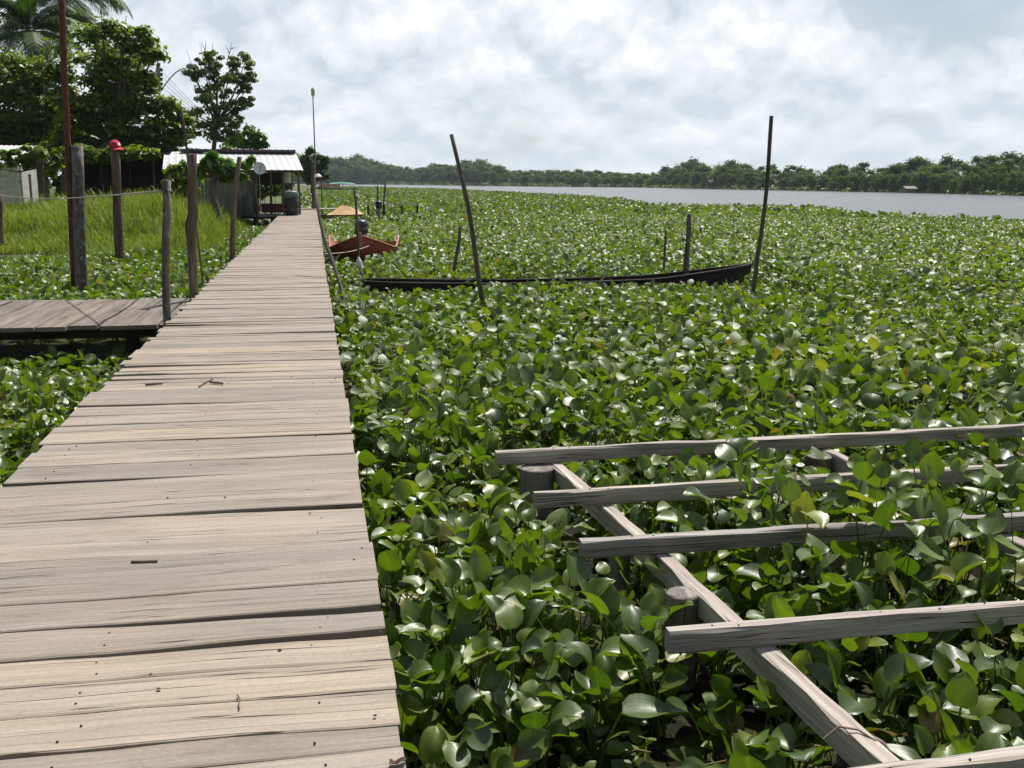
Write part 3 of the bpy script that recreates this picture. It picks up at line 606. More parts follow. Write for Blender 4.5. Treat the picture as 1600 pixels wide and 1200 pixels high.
# skiff with motor and little jetty
sk0 = A(584, 333, 52.5)*np.array([1, 1, 0]); sk = thing('grey_skiff', 'small dark skiff lying beside the tan boat', 'boat', sk0); ST = []
for s_, hb, gz in ((-1.3, .05, .5), (-.8, .36, .44), (0, .5, .4), (.8, .5, .4), (1.3, .44, .42)): ST.append(((sk0[0]+s_*.95, sk0[1]+s_*.35, -.1), hb, hb*.6, gz, (-.35, .95, 0)))
mb = MB(); hull(mb, ST); mb.build('hull', CANOE, sk, smooth=True)
motor('black outboard motor on the dark skiff by the small jetty', A(592, 328, 53), .9)
j0 = A(618, 321, 60.5); jt = thing('small_jetty', 'narrow grey plank jetty beyond the tan boat', 'jetty', j0*np.array([1, 1, 0]))
for k in range(3): MB().beam(A(572, 319, 60+.3*k), A(655, 318.5, 60+.3*k), .24, .05).build('plank', GREYW, jt)
for xx in (575, 600, 628, 652): q = A(xx, 320, 60.4); MB().tube([(q[0], q[1], -.5), q+(0, 0, -.03)], .06, 7).build('pile', DARKW, jt)
# canopied riverboat far upstream
rb0 = np.array([*A(528, 296, 215)[:2], 0.]); rv = thing('riverboat', 'far moored boat with a green canopy roof', 'boat', rb0); ST = []
for s_, hb, gz in ((-4, .1, 1.3), (-3, .8, 1.0), (-1, 1.1, .8), (2, 1.1, .8), (4, .9, .9)): ST.append(((rb0[0]+s_, rb0[1], -.2), hb, hb*.6, gz, (0, 1, 0)))
mb = MB(); hull(mb, ST); mb.build('hull', plain('blue_grey_hull', (.16, .19, .20), .5), rv, smooth=True)
GREENC = plain('green_canopy', (.10, .28, .20), .6)
MB().grid([[rb0+np.array([x, y, 2.05-.12*y*y-.03*(x-.7)**2]) for y in (-1.3, -.6, 0, .6, 1.3)] for x in np.linspace(-1.6, 3.4, 8)]).build('canopy', GREENC, rv, smooth=True)
for x in (-1.3, 1, 3.1):
    for y in (-1, 1): MB().tube([rb0+(x, y, .7), rb0+(x, y, 1.85)], .04, 6).build('canopy_post', WHITE, rv)
rc0 = np.array([*A(512, 294, 225)[:2], 0.]); rc = thing('riverboat', 'far moored boat with an orange brown cabin left of the green canopy', 'boat', rc0); ST = []
for s_, hb, gz in ((-3.5, .1, 1.1), (-2.5, .8, .9), (0, 1.0, .8), (3.4, .9, .8)): ST.append(((rc0[0]+s_, rc0[1], -.2), hb, hb*.6, gz, (0, 1, 0)))
mb = MB(); hull(mb, ST); mb.build('hull', PAINT_O, rc, smooth=True)
MB().box(rc0+(.4, 0, 1.2), (2.2, 0, 0), (0, .75, 0), (0, 0, .4)).build('cabin', PAINT_T, rc)
MB().box(rc0+(.4, 0, 1.65), (2.5, 0, 0), (0, .95, 0), (0, 0, .05)).build('roof', WHITE, rc)

# ------------------------------------------------------------------ trees (shared builders)
def leaves(cl, n_per, size, flat=.5, shell=.5, updn=.35, seed=1, gauss=False):
    # cl: list of (centre, (rx,ry,rz)); leaf blades spread through each clump
    r2 = np.random.default_rng(seed); V = []; Rn = []
    for c, rad in cl:
        rad = np.asarray(rad, float); n = max(6, int(n_per))
        d = r2.normal(size=(n, 3)); d /= np.linalg.norm(d, axis=1)[:, None]; d[:, 2] = np.where(d[:, 2] < -.6, -d[:, 2]*.6, d[:, 2])
        rr = (shell+(1-shell)*r2.random(n)**.6) if not gauss else np.minimum(np.abs(r2.normal(0, .58, n))+.08, 1.12); rr *= 1+.16*np.sin(d[:, 0]*7+c[0])*np.cos(d[:, 1]*6+c[2])
        p = np.asarray(c)+d*rr[:, None]*rad
        nr = d*(1-flat)+np.array([0, 0, 1])*flat+r2.normal(size=(n, 3))*updn; nr /= np.linalg.norm(nr, axis=1)[:, None]
        a = r2.normal(size=(n, 3))+d*.6; a -= nr*np.sum(a*nr, 1)[:, None]; a /= np.linalg.norm(a, axis=1)[:, None]; b2 = np.cross(nr, a)
        s_ = size*r2.uniform(.6, 1.25, n)[:, None]
        V.append(np.stack([p-a*s_*.5, p+b2*s_*.3+nr*s_*.06, p+a*s_*.55-nr*s_*.10, p-b2*s_*.3+nr*s_*.06], 1)); Rn.append(np.clip(r2.normal(.45, .25, n)+.15*r2.normal(), 0, 1))
    V = np.concatenate(V); Rn = np.concatenate(Rn); n = len(V)
    return V.reshape(-1, 3), np.arange(4*n).reshape(n, 4), np.repeat(Rn, 4)
def limbs(base, fork, cl, r0, seed=0, every=1, n=7):
    rr = random.Random(seed); m_ = MB(); base, fork = np.asarray(base, float), np.asarray(fork, float)
    mid = (base+fork)/2+np.array([rr.uniform(-.1, .1), 0, 0])*np.linalg.norm(fork-base)
    m_.tube([base+(0, 0, -.3), base, mid, fork], [r0*1.4, r0*1.1, r0*.85, r0*.7], n, lump=.05)
    for c, rad in cl[::every]:
        c = np.asarray(c, float); k = fork*.5+c*.5+np.array([0, 0, -.12*np.linalg.norm(c-fork)]); m_.tube([fork+(0, 0, -.05), k, c, c+(c-k)*.6*rr.random()], [r0*.42, r0*.26, r0*.12, r0*.04], 5, caps=False)
    return m_
def tree(name, label, base, fork, cl, r0, n_per, size, lm, cat='tree', flat=.5, shell=.45, seed=1, group=None, parts=True, bark=BARK, every=1, sub=4, jsp=(.62, .72)):
    rt = thing(name, label, cat, base, group)
    limbs(base, fork, cl, r0, seed, every).build('trunk', bark, rt, smooth=True)
    if sub: cl = jit(cl, sub, seed, *jsp); n_per = n_per/sub*1.5
    v, f, rn = leaves(cl, n_per, size, flat, shell, seed=seed, gauss=bool(sub)); npmesh('crown', v, f, rn, lm, rt, smooth=False)
    return rt
def pxcl(lst, Y, dep=.8):             # (px, py, r_px[, dY[, flatten]]) -> clumps
    o = []
    for q in lst:
        px, py, rp = q[:3]; dY = q[3] if len(q) > 3 else 0; fl = q[4] if len(q) > 4 else .7
        Yq = Y+dY; c = A(px, py, Yq); r_ = rp*Yq/1631; o.append((c, (r_, r_*dep, r_*fl)))
    return o
def jit(cl, k, seed, spread=.75, sh=.55):
    r2 = random.Random(seed); o = []
    for c, rad in cl:
        for _ in range(k):
            d = np.array([r2.gauss(0, .5), r2.gauss(0, .5), r2.gauss(0, .55)])*spread; o.append((np.asarray(c)+d*np.asarray(rad), tuple(np.asarray(rad)*sh*r2.uniform(.6, 1.25)*np.array([1, 1, r2.uniform(.7, 1.1)]))))
    return o
def frond(base, az, el, L, droop, nl=26, wid=.5, hang=.5, r2=None):
    r2 = r2 or random; V = []; n = 16; p = np.asarray(base, float); e = el; sp = []
    h = np.array([math.cos(az), math.sin(az), 0]); sd = np.array([-h[1], h[0], 0])
    for i in range(n+1):
        sp.append((p.copy(), e)); d = h*math.cos(e)+np.array([0, 0, math.sin(e)]); p = p+d*L/n; e -= droop/n*(.4+1.2*i/n)
    for i in range(nl):
        t_ = .12+.86*i/nl; k = t_*n; a = int(k); q = sp[a][0]+(sp[min(a+1, n)][0]-sp[a][0])*(k-a); ee = sp[a][1]
        d = h*math.cos(ee)+np.array([0, 0, math.sin(ee)]); ln = L*wid*.55*math.sin(math.pi*(.12+.85*t_))**.7*r2.uniform(.85, 1.1); w = L*.012
        for sg in (-1, 1):
            o = sd*sg*.85+d*.55; o /= np.linalg.norm(o); e1 = q+o*ln*.5+np.array([0, 0, -.08*ln*hang]); e2 = q+o*ln*.9+np.array([0, 0, -ln*.5*hang]); V += [[q-d*w, q+d*w, e1+d*w, e1-d*w], [e1-d*w, e1+d*w, e2+d*w*.15, e2-d*w*.15]]
    rach = [s_[0] for s_ in sp]
    for a, b_ in zip(rach[:-1], rach[1:]): V.append([a+sd*w*.9, b_+sd*w*.7, b_-sd*w*.7, a-sd*w*.9])
    return V
def palm(name, label, base, top, L, nf, seed, group=None, nl=26, r0=.16, hang=.6, droop=(1.3, 2.2), wid=.5):
    rt = thing(name, label, 'palm tree', base, group); rr = random.Random(seed)
    b_, t_ = np.asarray(base, float), np.asarray(top, float); cv = [b_+(0, 0, -.3)]+[b_+(t_-b_)*k/8+np.array([.12*math.sin(k*.4), 0, 0]) for k in range(9)]
    MB().tube(cv, [r0*1.3]+[r0*(1.15-.4*k/8) for k in range(9)], 8, lump=.05).build('trunk', BARK, rt, smooth=True)
    V = []; Rn = []
    for i in range(nf):
        az = i*2.399+rr.uniform(-.2, .2); el = math.radians(rr.uniform(-5, 75)); q = frond(t_, az, el, L*rr.uniform(.85, 1.1), rr.uniform(*droop), nl, wid, hang, rr); V += q; Rn += [min(1, max(0, rr.gauss(.45, .2)))]*len(q)
    V = np.array(V); n = len(V); npmesh('crown', V.reshape(-1, 3), np.arange(4*n).reshape(n, 4), np.repeat(Rn, 4), FROND, rt, smooth=False); return rt

# big almond-like tree, tiers of glossy leaves
TY_ = 56
cl = pxcl([(160, 45, 30), (195, 48, 26), (150, 75, 36, 2), (205, 75, 34), (228, 62, 22), (238, 88, 22), (180, 105, 40, 1), (222, 118, 26), (150, 120, 40), (232, 132, 20), (185, 140, 44, 2),
      (140, 160, 40), (225, 170, 34), (262, 168, 26), (280, 185, 18), (180, 180, 40), (245, 200, 36), (275, 212, 22), (205, 210, 40), (160, 205, 40), (125, 195, 36), (235, 228, 30), (262, 232, 24), (185, 232, 30), (140, 228, 30), (108, 160, 30), (112, 215, 26), (150, 238, 20, -4), (200, 240, 20, -4), (240, 242, 16, -4), (125, 236, 20, -4), (178, 240, 18, -4), (195, 170, 44, 1), (165, 150, 44, 3), (205, 145, 36, 3), (165, 90, 36, 3), (200, 95, 34, 3)], TY_, .9)
tb_ = A(166, 316, TY_); tree('almond_tree', 'big spreading tree with tiers of dark glossy leaves over the shed', tb_, A(172, 215, TY_), cl, .3, 640, .31, LEAF_D, flat=.72, shell=.15, seed=3)
cl = pxcl([(20, 100, 40), (60, 105, 40), (95, 120, 34), (10, 145, 44), (55, 150, 44), (90, 170, 36), (25, 190, 40), (70, 200, 36), (105, 205, 30), (0, 215, 30), (40, 225, 26), (-40, 120, 50), (-50, 190, 50), (80, 235, 20, -6), (30, 125, 44, 3), (75, 140, 40, 3), (0, 175, 44, 3), (50, 180, 44, 3), (90, 195, 40, 3), (30, 210, 36, 3), (-20, 150, 44, 3), (60, 215, 30), (95, 150, 36)], 62, .9)
tree('shade_tree', 'dense shadowy tree behind the white washed shed', A(64, 312, 62), A(56, 235, 62), cl, .3, 640, .32, LEAF_D, flat=.6, shell=.15, seed=5, every=2)
cl = pxcl([(66, 240, 16), (92, 255, 17), (50, 246, 12), (20, 255, 14), (82, 268, 12), (100, 240, 14), (30, 240, 13), (8, 244, 12), (45, 258, 9), (-10, 262, 14)], 45, .9)
tree('young_tree', 'leaning young tree with low leaves in front of the white washed shed', A(74, 312, 45), A(67, 258, 45), cl, .11, 170, .26, LEAF_D, seed=6)
palm('coconut_palm', 'coconut palm with drooping fronds at the photo edge behind the trees', A(40, 310, 66), A(48, 52, 66), 4.3, 22, 4, nl=34, hang=.9)
palm('coconut_palm', 'taller coconut palm whose crown rises behind the rusty pole', A(100, 310, 70), A(97, -6, 70), 4.4, 22, 9, nl=34, hang=.9)
# tree behind the hut, thin top with bare twigs
cl = pxcl([(318, 98, 12), (338, 92, 14), (360, 105, 15), (382, 100, 12), (388, 118, 12), (302, 108, 11), (325, 120, 16), (350, 128, 18), (372, 132, 16), (340, 145, 20), (305, 122, 9), (318, 150, 14), (360, 155, 18), (385, 140, 9), (384, 162, 9), (372, 174, 10), (335, 170, 24), (310, 182, 24), (350, 188, 24), (370, 198, 14), (325, 205, 26), (300, 200, 20), (350, 212, 20)], 84, .9)
rt = tree('tall_tree', 'tall loose crowned tree with bare twigs on top behind the hut', A(340, 305, 84), A(338, 190, 84), cl, .22, 400, .33, LEAF_M, flat=.3, shell=.0, seed=8, sub=6, jsp=(1.35, .6))
for (x0, y0, x1, y1) in ((325, 95, 315, 66), (320, 80, 321, 64), (330, 90, 332, 68), (355, 95, 362, 66), (358, 84, 352, 70), (360, 76, 368, 74)): MB().tube([A(x0, y0, 84), A((x0+x1)/2+1, (y0+y1)/2, 84), A(x1, y1, 84)], [.035, .025, .012], 5).build('bare_twig', BARK, rt)
cl = pxcl([(372, 214, 14), (392, 212, 13), (408, 216, 10), (360, 225, 14), (385, 226, 14), (402, 226, 12), (415, 224, 6)], 90)
tree('round_bush', 'low bushy tree showing above the hut roof ridge', A(388, 300, 90), A(388, 240, 90), cl, .14, 260, .45, LEAF_L, seed=10)
cl = pxcl([(486, 238, 9), (495, 246, 10), (480, 250, 10), (488, 262, 13), (502, 262, 11), (478, 272, 11), (496, 276, 13), (508, 250, 7), (484, 284, 10), (506, 278, 8)], 130)
tree('dark_tree', 'small dark tree on the bank directly behind the tall pole', A(488, 298, 130), A(488, 270, 130), cl, .2, 240, .6, LEAF_F, seed=12)
# mid green bank trees further left behind hut
for i, (px_c, y0, yb, Y, lab) in enumerate(((448, 250, 292, 150, 'far bank bush half hidden by the hut porch posts'), (425, 240, 292, 120, 'bush showing through the hut porch nearest its wall'), (10, 190, 300, 90, 'tall dark tree behind the palms at the photo edge'), (-70, 120, 300, 70, 'wide dark tree beyond the white washed shed'), (130, 225, 300, 75, 'dark tree backing the open shed under the almond tree'), (215, 235, 300, 78, 'dark bush mass behind the open shed roof'), (290, 245, 300, 80, 'dark bush behind the hut wall'))):
    w = (yb-y0)*.5; rr = random.Random(40+i); cl = pxcl([(px_c+rr.uniform(-1, 1)*w, y0+w*.5+rr.random()*w*1.5, w*rr.uniform(.4, .6)) for _ in range(12)], Y)
    tree('bank_tree', lab, A(px_c, yb+8, Y), A(px_c, (y0+yb)/2, Y), cl, .18, 260, .42, LEAF_F, seed=30+i)
# small broad-leaved tree and shrub in front of the hut
cl = pxcl([(335, 250, 12), (352, 254, 12), (320, 262, 11), (345, 266, 12), (365, 266, 11), (382, 258, 9), (392, 250, 6), (330, 244, 7), (310, 268, 12), (375, 276, 10), (318, 254, 10), (365, 280, 9), (350, 278, 10)], 43.5, 1.)
tree('broadleaf_tree', 'small tree with big light green leaves in front of the hut wall', A(341, 340, 43.5), A(334, 275, 43.5), cl, .16, 60, .38, LEAF_L, flat=.55, shell=.1, seed=14)
cl = pxcl([(270, 262, 14), (290, 265, 14), (275, 282, 16), (295, 285, 15), (262, 290, 12), (285, 302, 14), (268, 308, 10), (305, 300, 10)], 46, 1.)
tree('leafy_shrub', 'dense dark shrub between the open shed and the hut wall', A(282, 328, 46), A(282, 300, 46), cl, .06, 210, .22, LEAF_D, cat='shrub', seed=15)

# ------------------------------------------------------------------ hut
HY = 50.; hb_ = A(400, 338, HY); hu = thing('riverside_hut', 'grey board hut with a white sheet roof and open porch', 'hut', np.array([-4, 52, .5]))
xL, xW, xR = A(304, 330, HY)[0], A(397, 330, HY)[0], A(471, 330, HY)[0]; zf = .62
ez = A(470, 266, HY-.6)[2]; rz = A(462, 239, HY+3.2)[2]
wm = MB(); x = xL
while x < xW-.05:
    w = random.uniform(.13, .2); x2 = min(x+w, xW); wm.box(((x+x2)/2, HY+random.uniform(-.006, .006), (zf+ez)/2+.1), (0, 0, (ez-zf)/2+.2), ((x2-x)/2-.006, 0, 0), (0, .014, 0)); x = x2
wm.build('front_wall', WALLW, hu)
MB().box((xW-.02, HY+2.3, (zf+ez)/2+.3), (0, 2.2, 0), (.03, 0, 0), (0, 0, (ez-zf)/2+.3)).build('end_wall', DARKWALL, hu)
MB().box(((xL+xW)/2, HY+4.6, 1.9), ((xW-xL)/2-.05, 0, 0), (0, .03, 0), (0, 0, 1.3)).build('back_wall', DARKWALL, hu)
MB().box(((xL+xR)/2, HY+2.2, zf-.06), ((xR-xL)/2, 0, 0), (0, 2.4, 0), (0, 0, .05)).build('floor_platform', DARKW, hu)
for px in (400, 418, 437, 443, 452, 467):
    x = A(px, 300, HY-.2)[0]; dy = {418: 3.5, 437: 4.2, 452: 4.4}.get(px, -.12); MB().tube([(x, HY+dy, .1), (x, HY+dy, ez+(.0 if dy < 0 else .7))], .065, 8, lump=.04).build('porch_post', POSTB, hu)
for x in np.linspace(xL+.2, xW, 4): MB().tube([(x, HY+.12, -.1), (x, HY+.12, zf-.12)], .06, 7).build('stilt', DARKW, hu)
def corrugated(x0, x1, p_lo, p_hi, pitch=.30, amp=.018, skew=0):   # p = (Y, z)
    n = int((x1-x0)/pitch*6); rows = []
    for i in range(n+1):
        x = x0+(x1-x0)*i/n; k = amp*(1 if (i % 6) in (0,) else 0 if (i % 6) in (2, 3, 4) else .5)
        rows.append([np.array([x+skew*s_, p_lo[0]+(p_hi[0]-p_lo[0])*s_, p_lo[1]+(p_hi[1]-p_lo[1])*s_+k]) for s_ in (0, .5, 1)])
    return rows
rx0, rx1 = A(256, 250, HY)[0], A(474, 265, HY-.6)[0]; rsk = A(462, 238, HY+3.2)[0]-rx1
rm = MB(); rw = corrugated(rx0, rx1, (HY-.6, ez), (HY+3.2, rz), skew=rsk); rm.grid(rw); rm.grid([[p+np.array([0, 0, -.02]) for p in r_] for r_ in rw]); rm.build('front_roof', ROOFW, hu)
rm = MB(); rw = corrugated(rx0+.4, rx1+rsk, (HY+2.75, rz+.13), (HY+6.6, rz-.75)); rm.grid(rw); rm.grid([[p+np.array([0, 0, -.03]) for p in r_] for r_ in rw]); rm.build('rear_roof', ROOFD, hu)
MB().beam((rx0+.4, HY+2.78, rz+.07), (rx1+rsk, HY+2.78, rz+.07), .05, .11).build('ridge_shade_strip', ROOFD, hu)  # dark strip standing in for shade under the rear sheet's overhang
MB().beam((xW, HY-.12, ez-.06), (rx1-.1, HY-.12, ez-.06), .08, .09).build('eave_beam', POSTB, hu)
MB().beam((xW, HY-.1, zf+.02), (xR-.5, HY-.1, zf+.02), .1, .14).build('step', GREYW, hu)
for zz_ in (zf+.45, zf+.95): MB().beam((xW+.1, HY+4.5, zz_), (xR, HY+4.5, zz_), .04, .1).build('rail', DARKW, hu)  # dark rails added to darken the back of the porch
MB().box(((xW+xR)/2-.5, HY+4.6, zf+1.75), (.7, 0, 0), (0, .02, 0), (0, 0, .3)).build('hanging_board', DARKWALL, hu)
# satellite dish
dc = A(405, 263.5, HY-.75); sdh = thing('satellite_dish', 'round pale satellite dish on the hut corner', 'satellite dish', dc)
dax = np.array([.25, -1, .35]); dax /= np.linalg.norm(dax)
MB().lathe(dc, [(.02, .0), (.14, .015), (.24, .05), (.29, .085), (.30, .085), (.24, .03), (.14, -.005), (.02, -.02)], 24, axis=dax).build('reflector', WHITE, sdh, smooth=True)
MB().tube([dc+(0, 0, -.22), dc+dax*.3+(0, 0, -.1), dc+dax*.36], .014, 6).build('feed_arm', WIRE, sdh)
MB().tube([dc-dax*.03, dc+(-.02, .15, -.1), dc+(-.02, .15, -1.9)], .025, 7).build('mast', METAL, sdh)
# barrel on the deck
bp = np.array([A(456.5, 337, 48.6)[0], 48.6, DZ+.006]); br = thing('plastic_barrel', 'dark green plastic barrel with pale green lid on the boardwalk', 'barrel', bp)
MB().lathe(bp, [(.26, 0), (.30, .03), (.325, .25), (.325, .30), (.315, .32), (.325, .34), (.325, .70), (.30, .78), (.29, .8)], 24).build('body', BARREL, br, smooth=True)
MB().lathe(bp+(0, 0, .801), [(.315, 0), (.325, .02), (.325, .20), (.30, .27), (.24, .30), (.05, .31)], 24).build('lid', BARRELT, br, smooth=True)
MB().tube([bp+(.05, -.325, .83), bp+(.14, -.345, .87), bp+(.22, -.27, .84)], .022, 6).build('handle', BARREL, br)
# things in the porch
q = A(386, 325, HY-.5); tk = MB().lathe((q[0], q[1], zf-.0), [(.2, 0), (.23, .05), (.23, .9), (.18, .98), (.1, 1.0)], 16); tag(tk.build('water_tank', plain('dull_green', (.05, .085, .05), .6), origin=(q[0], q[1], zf), smooth=True), 'dull green upright drum at the corner of the hut wall', 'drum')
q = A(441, 267, HY+.4); cm = MB().grid([[q+np.array([.1*i, .03*math.sin(i*1.7), -.14*j]) for j in range(5)] for i in range(5)])
tag(cm.build('cloth', WHITE, origin=q), 'white cloth hanging under the porch eave', 'cloth')
q = A(426, 331, HY+.6); tag(MB().box(q+(0, 0, .15), (.5, 0, 0), (0, .25, 0), (0, 0, .18)).build('crate', plain('dark_red_crate', (.10, .03, .025), .8), origin=q), 'dark crate on the porch floor behind the barrel', 'crate')
for i, px in enumerate((404, 414, 430)):
    q = A(px, 330, HY+1.2+.3*i); cl = [(q+np.array([.0, 0, .75]), (.28, .25, .35)), (q+np.array([.12, 0, 1.05]), (.2, .2, .25))]
    rt = tree('potted_plant', ['leafy potted plant just inside the porch beside the wall', 'middle potted plant of the three on the porch', 'potted plant by the dark crate on the porch'][i], q, q+np.array([0, 0, .45]), cl, .02, 50, .26, [LEAF_L, LEAF_M, LEAF_L][i], cat='plant', seed=60+i)
    MB().lathe(q, [(.1, -.02), (.15, .26), (.16, .28), (.12, .26)], 12).build('pot', PAINT_TD, rt)

# open shed under the big tree
SHY = 53.; sh = thing('open_shed', 'dark open sided shed in the shade of the big tree', 'shed', np.array([-10, 54, .8]))
xa, xb = A(112, 300, SHY)[0], A(262, 300, SHY)[0]; zt = A(200, 236, SHY)[2]; zb = A(200, 316, SHY)[2]
bm_ = MB(); x = xa
while x < xb: bm_.box((x+.14, SHY+3.2, (zt+zb)/2-.1), (0, 0, (zt-zb)/2+.2), (.1385, 0, 0), (0, .015, 0)); x += .28
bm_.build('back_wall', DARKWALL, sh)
for xx in (xa+.03, xb-.03): MB().box((xx, SHY+1.7, (zt+zb)/2), (0, 1.4, 0), (.02, 0, 0), (0, 0, (zt-zb)/2-.06)).build('end_wall', DARKWALL, sh)  # end walls added to darken the inside of the shed
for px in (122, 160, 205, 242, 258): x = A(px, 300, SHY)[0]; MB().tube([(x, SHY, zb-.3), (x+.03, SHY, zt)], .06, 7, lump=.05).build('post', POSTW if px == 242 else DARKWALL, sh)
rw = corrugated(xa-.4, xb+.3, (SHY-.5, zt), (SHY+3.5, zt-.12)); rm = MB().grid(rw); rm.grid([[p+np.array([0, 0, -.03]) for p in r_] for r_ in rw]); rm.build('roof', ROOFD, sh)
MB().beam(A(126, 304, SHY-.05), A(150, 291, SHY-.05), .06, .06).build('brace', POSTB, sh)
MB().beam(A(150, 296, SHY+.1), A(242, 292, SHY+.1), .05, .08).build('rail', DARKWALL, sh)
# white washed shed at the left edge
WY = 47.; ws = thing('whitewashed_shed', 'small pale whitewashed shed with a sheet roof behind tall grass', 'shed', np.array([-16, 48, .9]))
x0, x1, x2 = A(-60, 300, WY)[0], A(31, 300, WY)[0], A(57, 300, WY+1.6)[0]; z0 = A(20, 320, WY)[2]; z1 = A(20, 257, WY)[2]
MB().box(((x0+x1)/2, WY, (z0+z1)/2), ((x1-x0)/2, 0, 0), (0, .06, 0), (0, 0, (z1-z0)/2)).build('front_wall', LIME, ws)
e0, e1 = np.array([x1+.06, WY+.06]), np.array([x2, WY+1.7]); ed = e1-e0
def wallseg(a, b_, zlo, zhi, nm, mat): MB().box(np.array([*(e0+ed*(a+b_)/2), (zlo+zhi)/2]), np.array([*(ed*(b_-a)/2), 0]), np.array([ed[1], -ed[0], 0])/np.linalg.norm(ed)*.05, (0, 0, (zhi-zlo)/2)).build(nm, mat, ws)
zl = A(45, 272, WY+.8)[2]
wallseg(0, .42, z0, z1, 'side_wall', LIME); wallseg(.60, 1, z0, z1, 'side_wall', LIME); wallseg(.42, .60, zl, z1, 'lintel', LIME); wallseg(.43, .59, z0, zl-.01, 'door', DARKWALL)
rw = corrugated(x0-.3, x1+.12, (WY-.25, z1+.04), (WY+2.6, z1+.85), pitch=.2, skew=.1); rm = MB().grid(rw); rm.grid([[p+np.array([0, 0, -.02]) for p in r_] for r_ in rw]); rm.build('roof', ROOFW, ws)

# utility pole with street lamp and wires
UY = 74.; u0 = A(247, 300, UY); u1 = A(247.5, 105, UY); up_ = thing('utility_pole', 'concrete utility pole with insulators and a curved lamp arm', 'utility pole', u0)
MB().beam(u0+(0, 0, -.3), u1, .26, .22, up=(0, 1, 0)).build('shaft', CONC, up_)
MB().beam(A(243.5, 150, UY), A(244, 121, UY), .1, .1, up=(0, 1, 0)).build('bracket', METAL, up_)
for k in range(5):
    c_ = A(252.5, 109+k*7.5, UY-.05); MB().lathe(c_+(0, 0, -.1), [(.05, 0), (.1, .03), (.06, .1), (.1, .15), (.05, .2)], 10).build('insulator', WIRE, up_)
MB().tube([A(x, y, UY-.1) for x, y in ((252, 142), (258, 132), (266, 122), (275, 113), (284, 108), (292, 106))], .04, 7).build('lamp_arm', METAL, up_, smooth=True)
lh = A(296, 104, UY-.1); MB().lathe(lh+(-.2, 0, 0), [(.06, 0), (.16, .1), (.2, .3), (.12, .5), (.02, .55)], 12, axis=(1, 0, .12)).build('lamp_head', CONC, up_, smooth=True)
for k in range(4):
    a = A(252, 111+k*8, UY-.05); b_ = A(92+k*9, -40, 38); b_[2] = 8.6-.35*k; c_ = A(430+k*6, 262, 190)
    w1 = [a+(b_-a)*i/14+np.array([0, 0, -.5*math.sin(math.pi*i/14)]) for i in range(15)]; w2 = [a+(c_-a)*i/14+np.array([0, 0, -1.2*math.sin(math.pi*i/14)]) for i in range(15)]
    m_ = MB().tube(w1, .012, 4); m_.tube(w2, .016, 4); tag(m_.build('overhead_wire', WIRE, origin=a), 'dark overhead wire fixed to the concrete utility pole', 'wire', 'overhead wires on the utility pole')

# ------------------------------------------------------------------ far bank trees
def far_template(i):
    rr = random.Random(100+i); n = rr.randint(5, 8); cl = []
    for k in range(n):
        a = rr.uniform(0, 6.28); r_ = rr.uniform(.05, .32); z = rr.uniform(.35, .86); cl.append((np.array([r_*math.cos(a), r_*math.sin(a), z]), (rr.uniform(.15, .26), rr.uniform(.15, .26), rr.uniform(.11, .18))))
    cl.append((np.array([0, 0, .25]), (.34, .34, .22))); cl.append((np.array([0, 0, .5]), (.33, .33, .3))); cl.append((np.array([.2, -.1, .14]), (.26, .26, .14))); cl.append((np.array([-.22, 0, .14]), (.26, .26, .14)))
    return cl
FT = []
for i in range(9):
    cl = far_template(i); lm_ = limbs((0, 0, 0), (0, 0, .4), cl, .03, i, 2, 5); v, f, rn = leaves(cl, 190, .10, .35, .3, seed=200+i, gauss=True)
    rt = thing('bank_tree', 'round leafy tree on the far bank', 'tree', (0, 0, 0)); tk = lm_.build('trunk', BARK, rt); cr = npmesh('crown', v, f, rn, LEAF_F, rt, smooth=False); FT.append((rt, tk, cr))
FPALM = []
for i in range(3):
    rt = palm('bank_palm', 'feathery palm on the far bank', (0, 0, 0), (0, 0, .68), .36, 13, 300+i, nl=11, r0=.016, hang=.5, droop=(.9, 1.8), wid=.55); FPALM.append((rt, *rt.children))
used = set()
def plant(tpl, loc, sc, rz_, label, group):
    root = tpl[0]; first = root.name not in used; used.add(root.name)
    if first: o = root
    else:
        o = root.copy(); COL.objects.link(o)
        for ch in tpl[1:]: c = ch.copy(); COL.objects.link(c); c.parent = o
    o.location = loc; o.scale = (sc[0], sc[0], sc[1]); o.rotation_euler = (0, 0, rz_); o['label'] = label; o['group'] = group
PR = [(440, 236), (500, 240), (540, 243), (560, 242), (600, 252), (640, 262), (700, 254), (740, 248), (770, 254), (800, 266), (850, 264), (900, 264), (960, 268), (1020, 270), (1050, 262), (1080, 252), (1120, 254), (1160, 256), (1200, 262), (1260, 262), (1340, 257), (1400, 255), (1480, 250), (1540, 248), (1600, 240), (1700, 236), (2000, 220)]
pr = random.Random(77); cnt = 0
bpx = np.array([b_[0] for b_ in bankpx]); bY = np.array([1./b_[1] for b_ in bankpx])
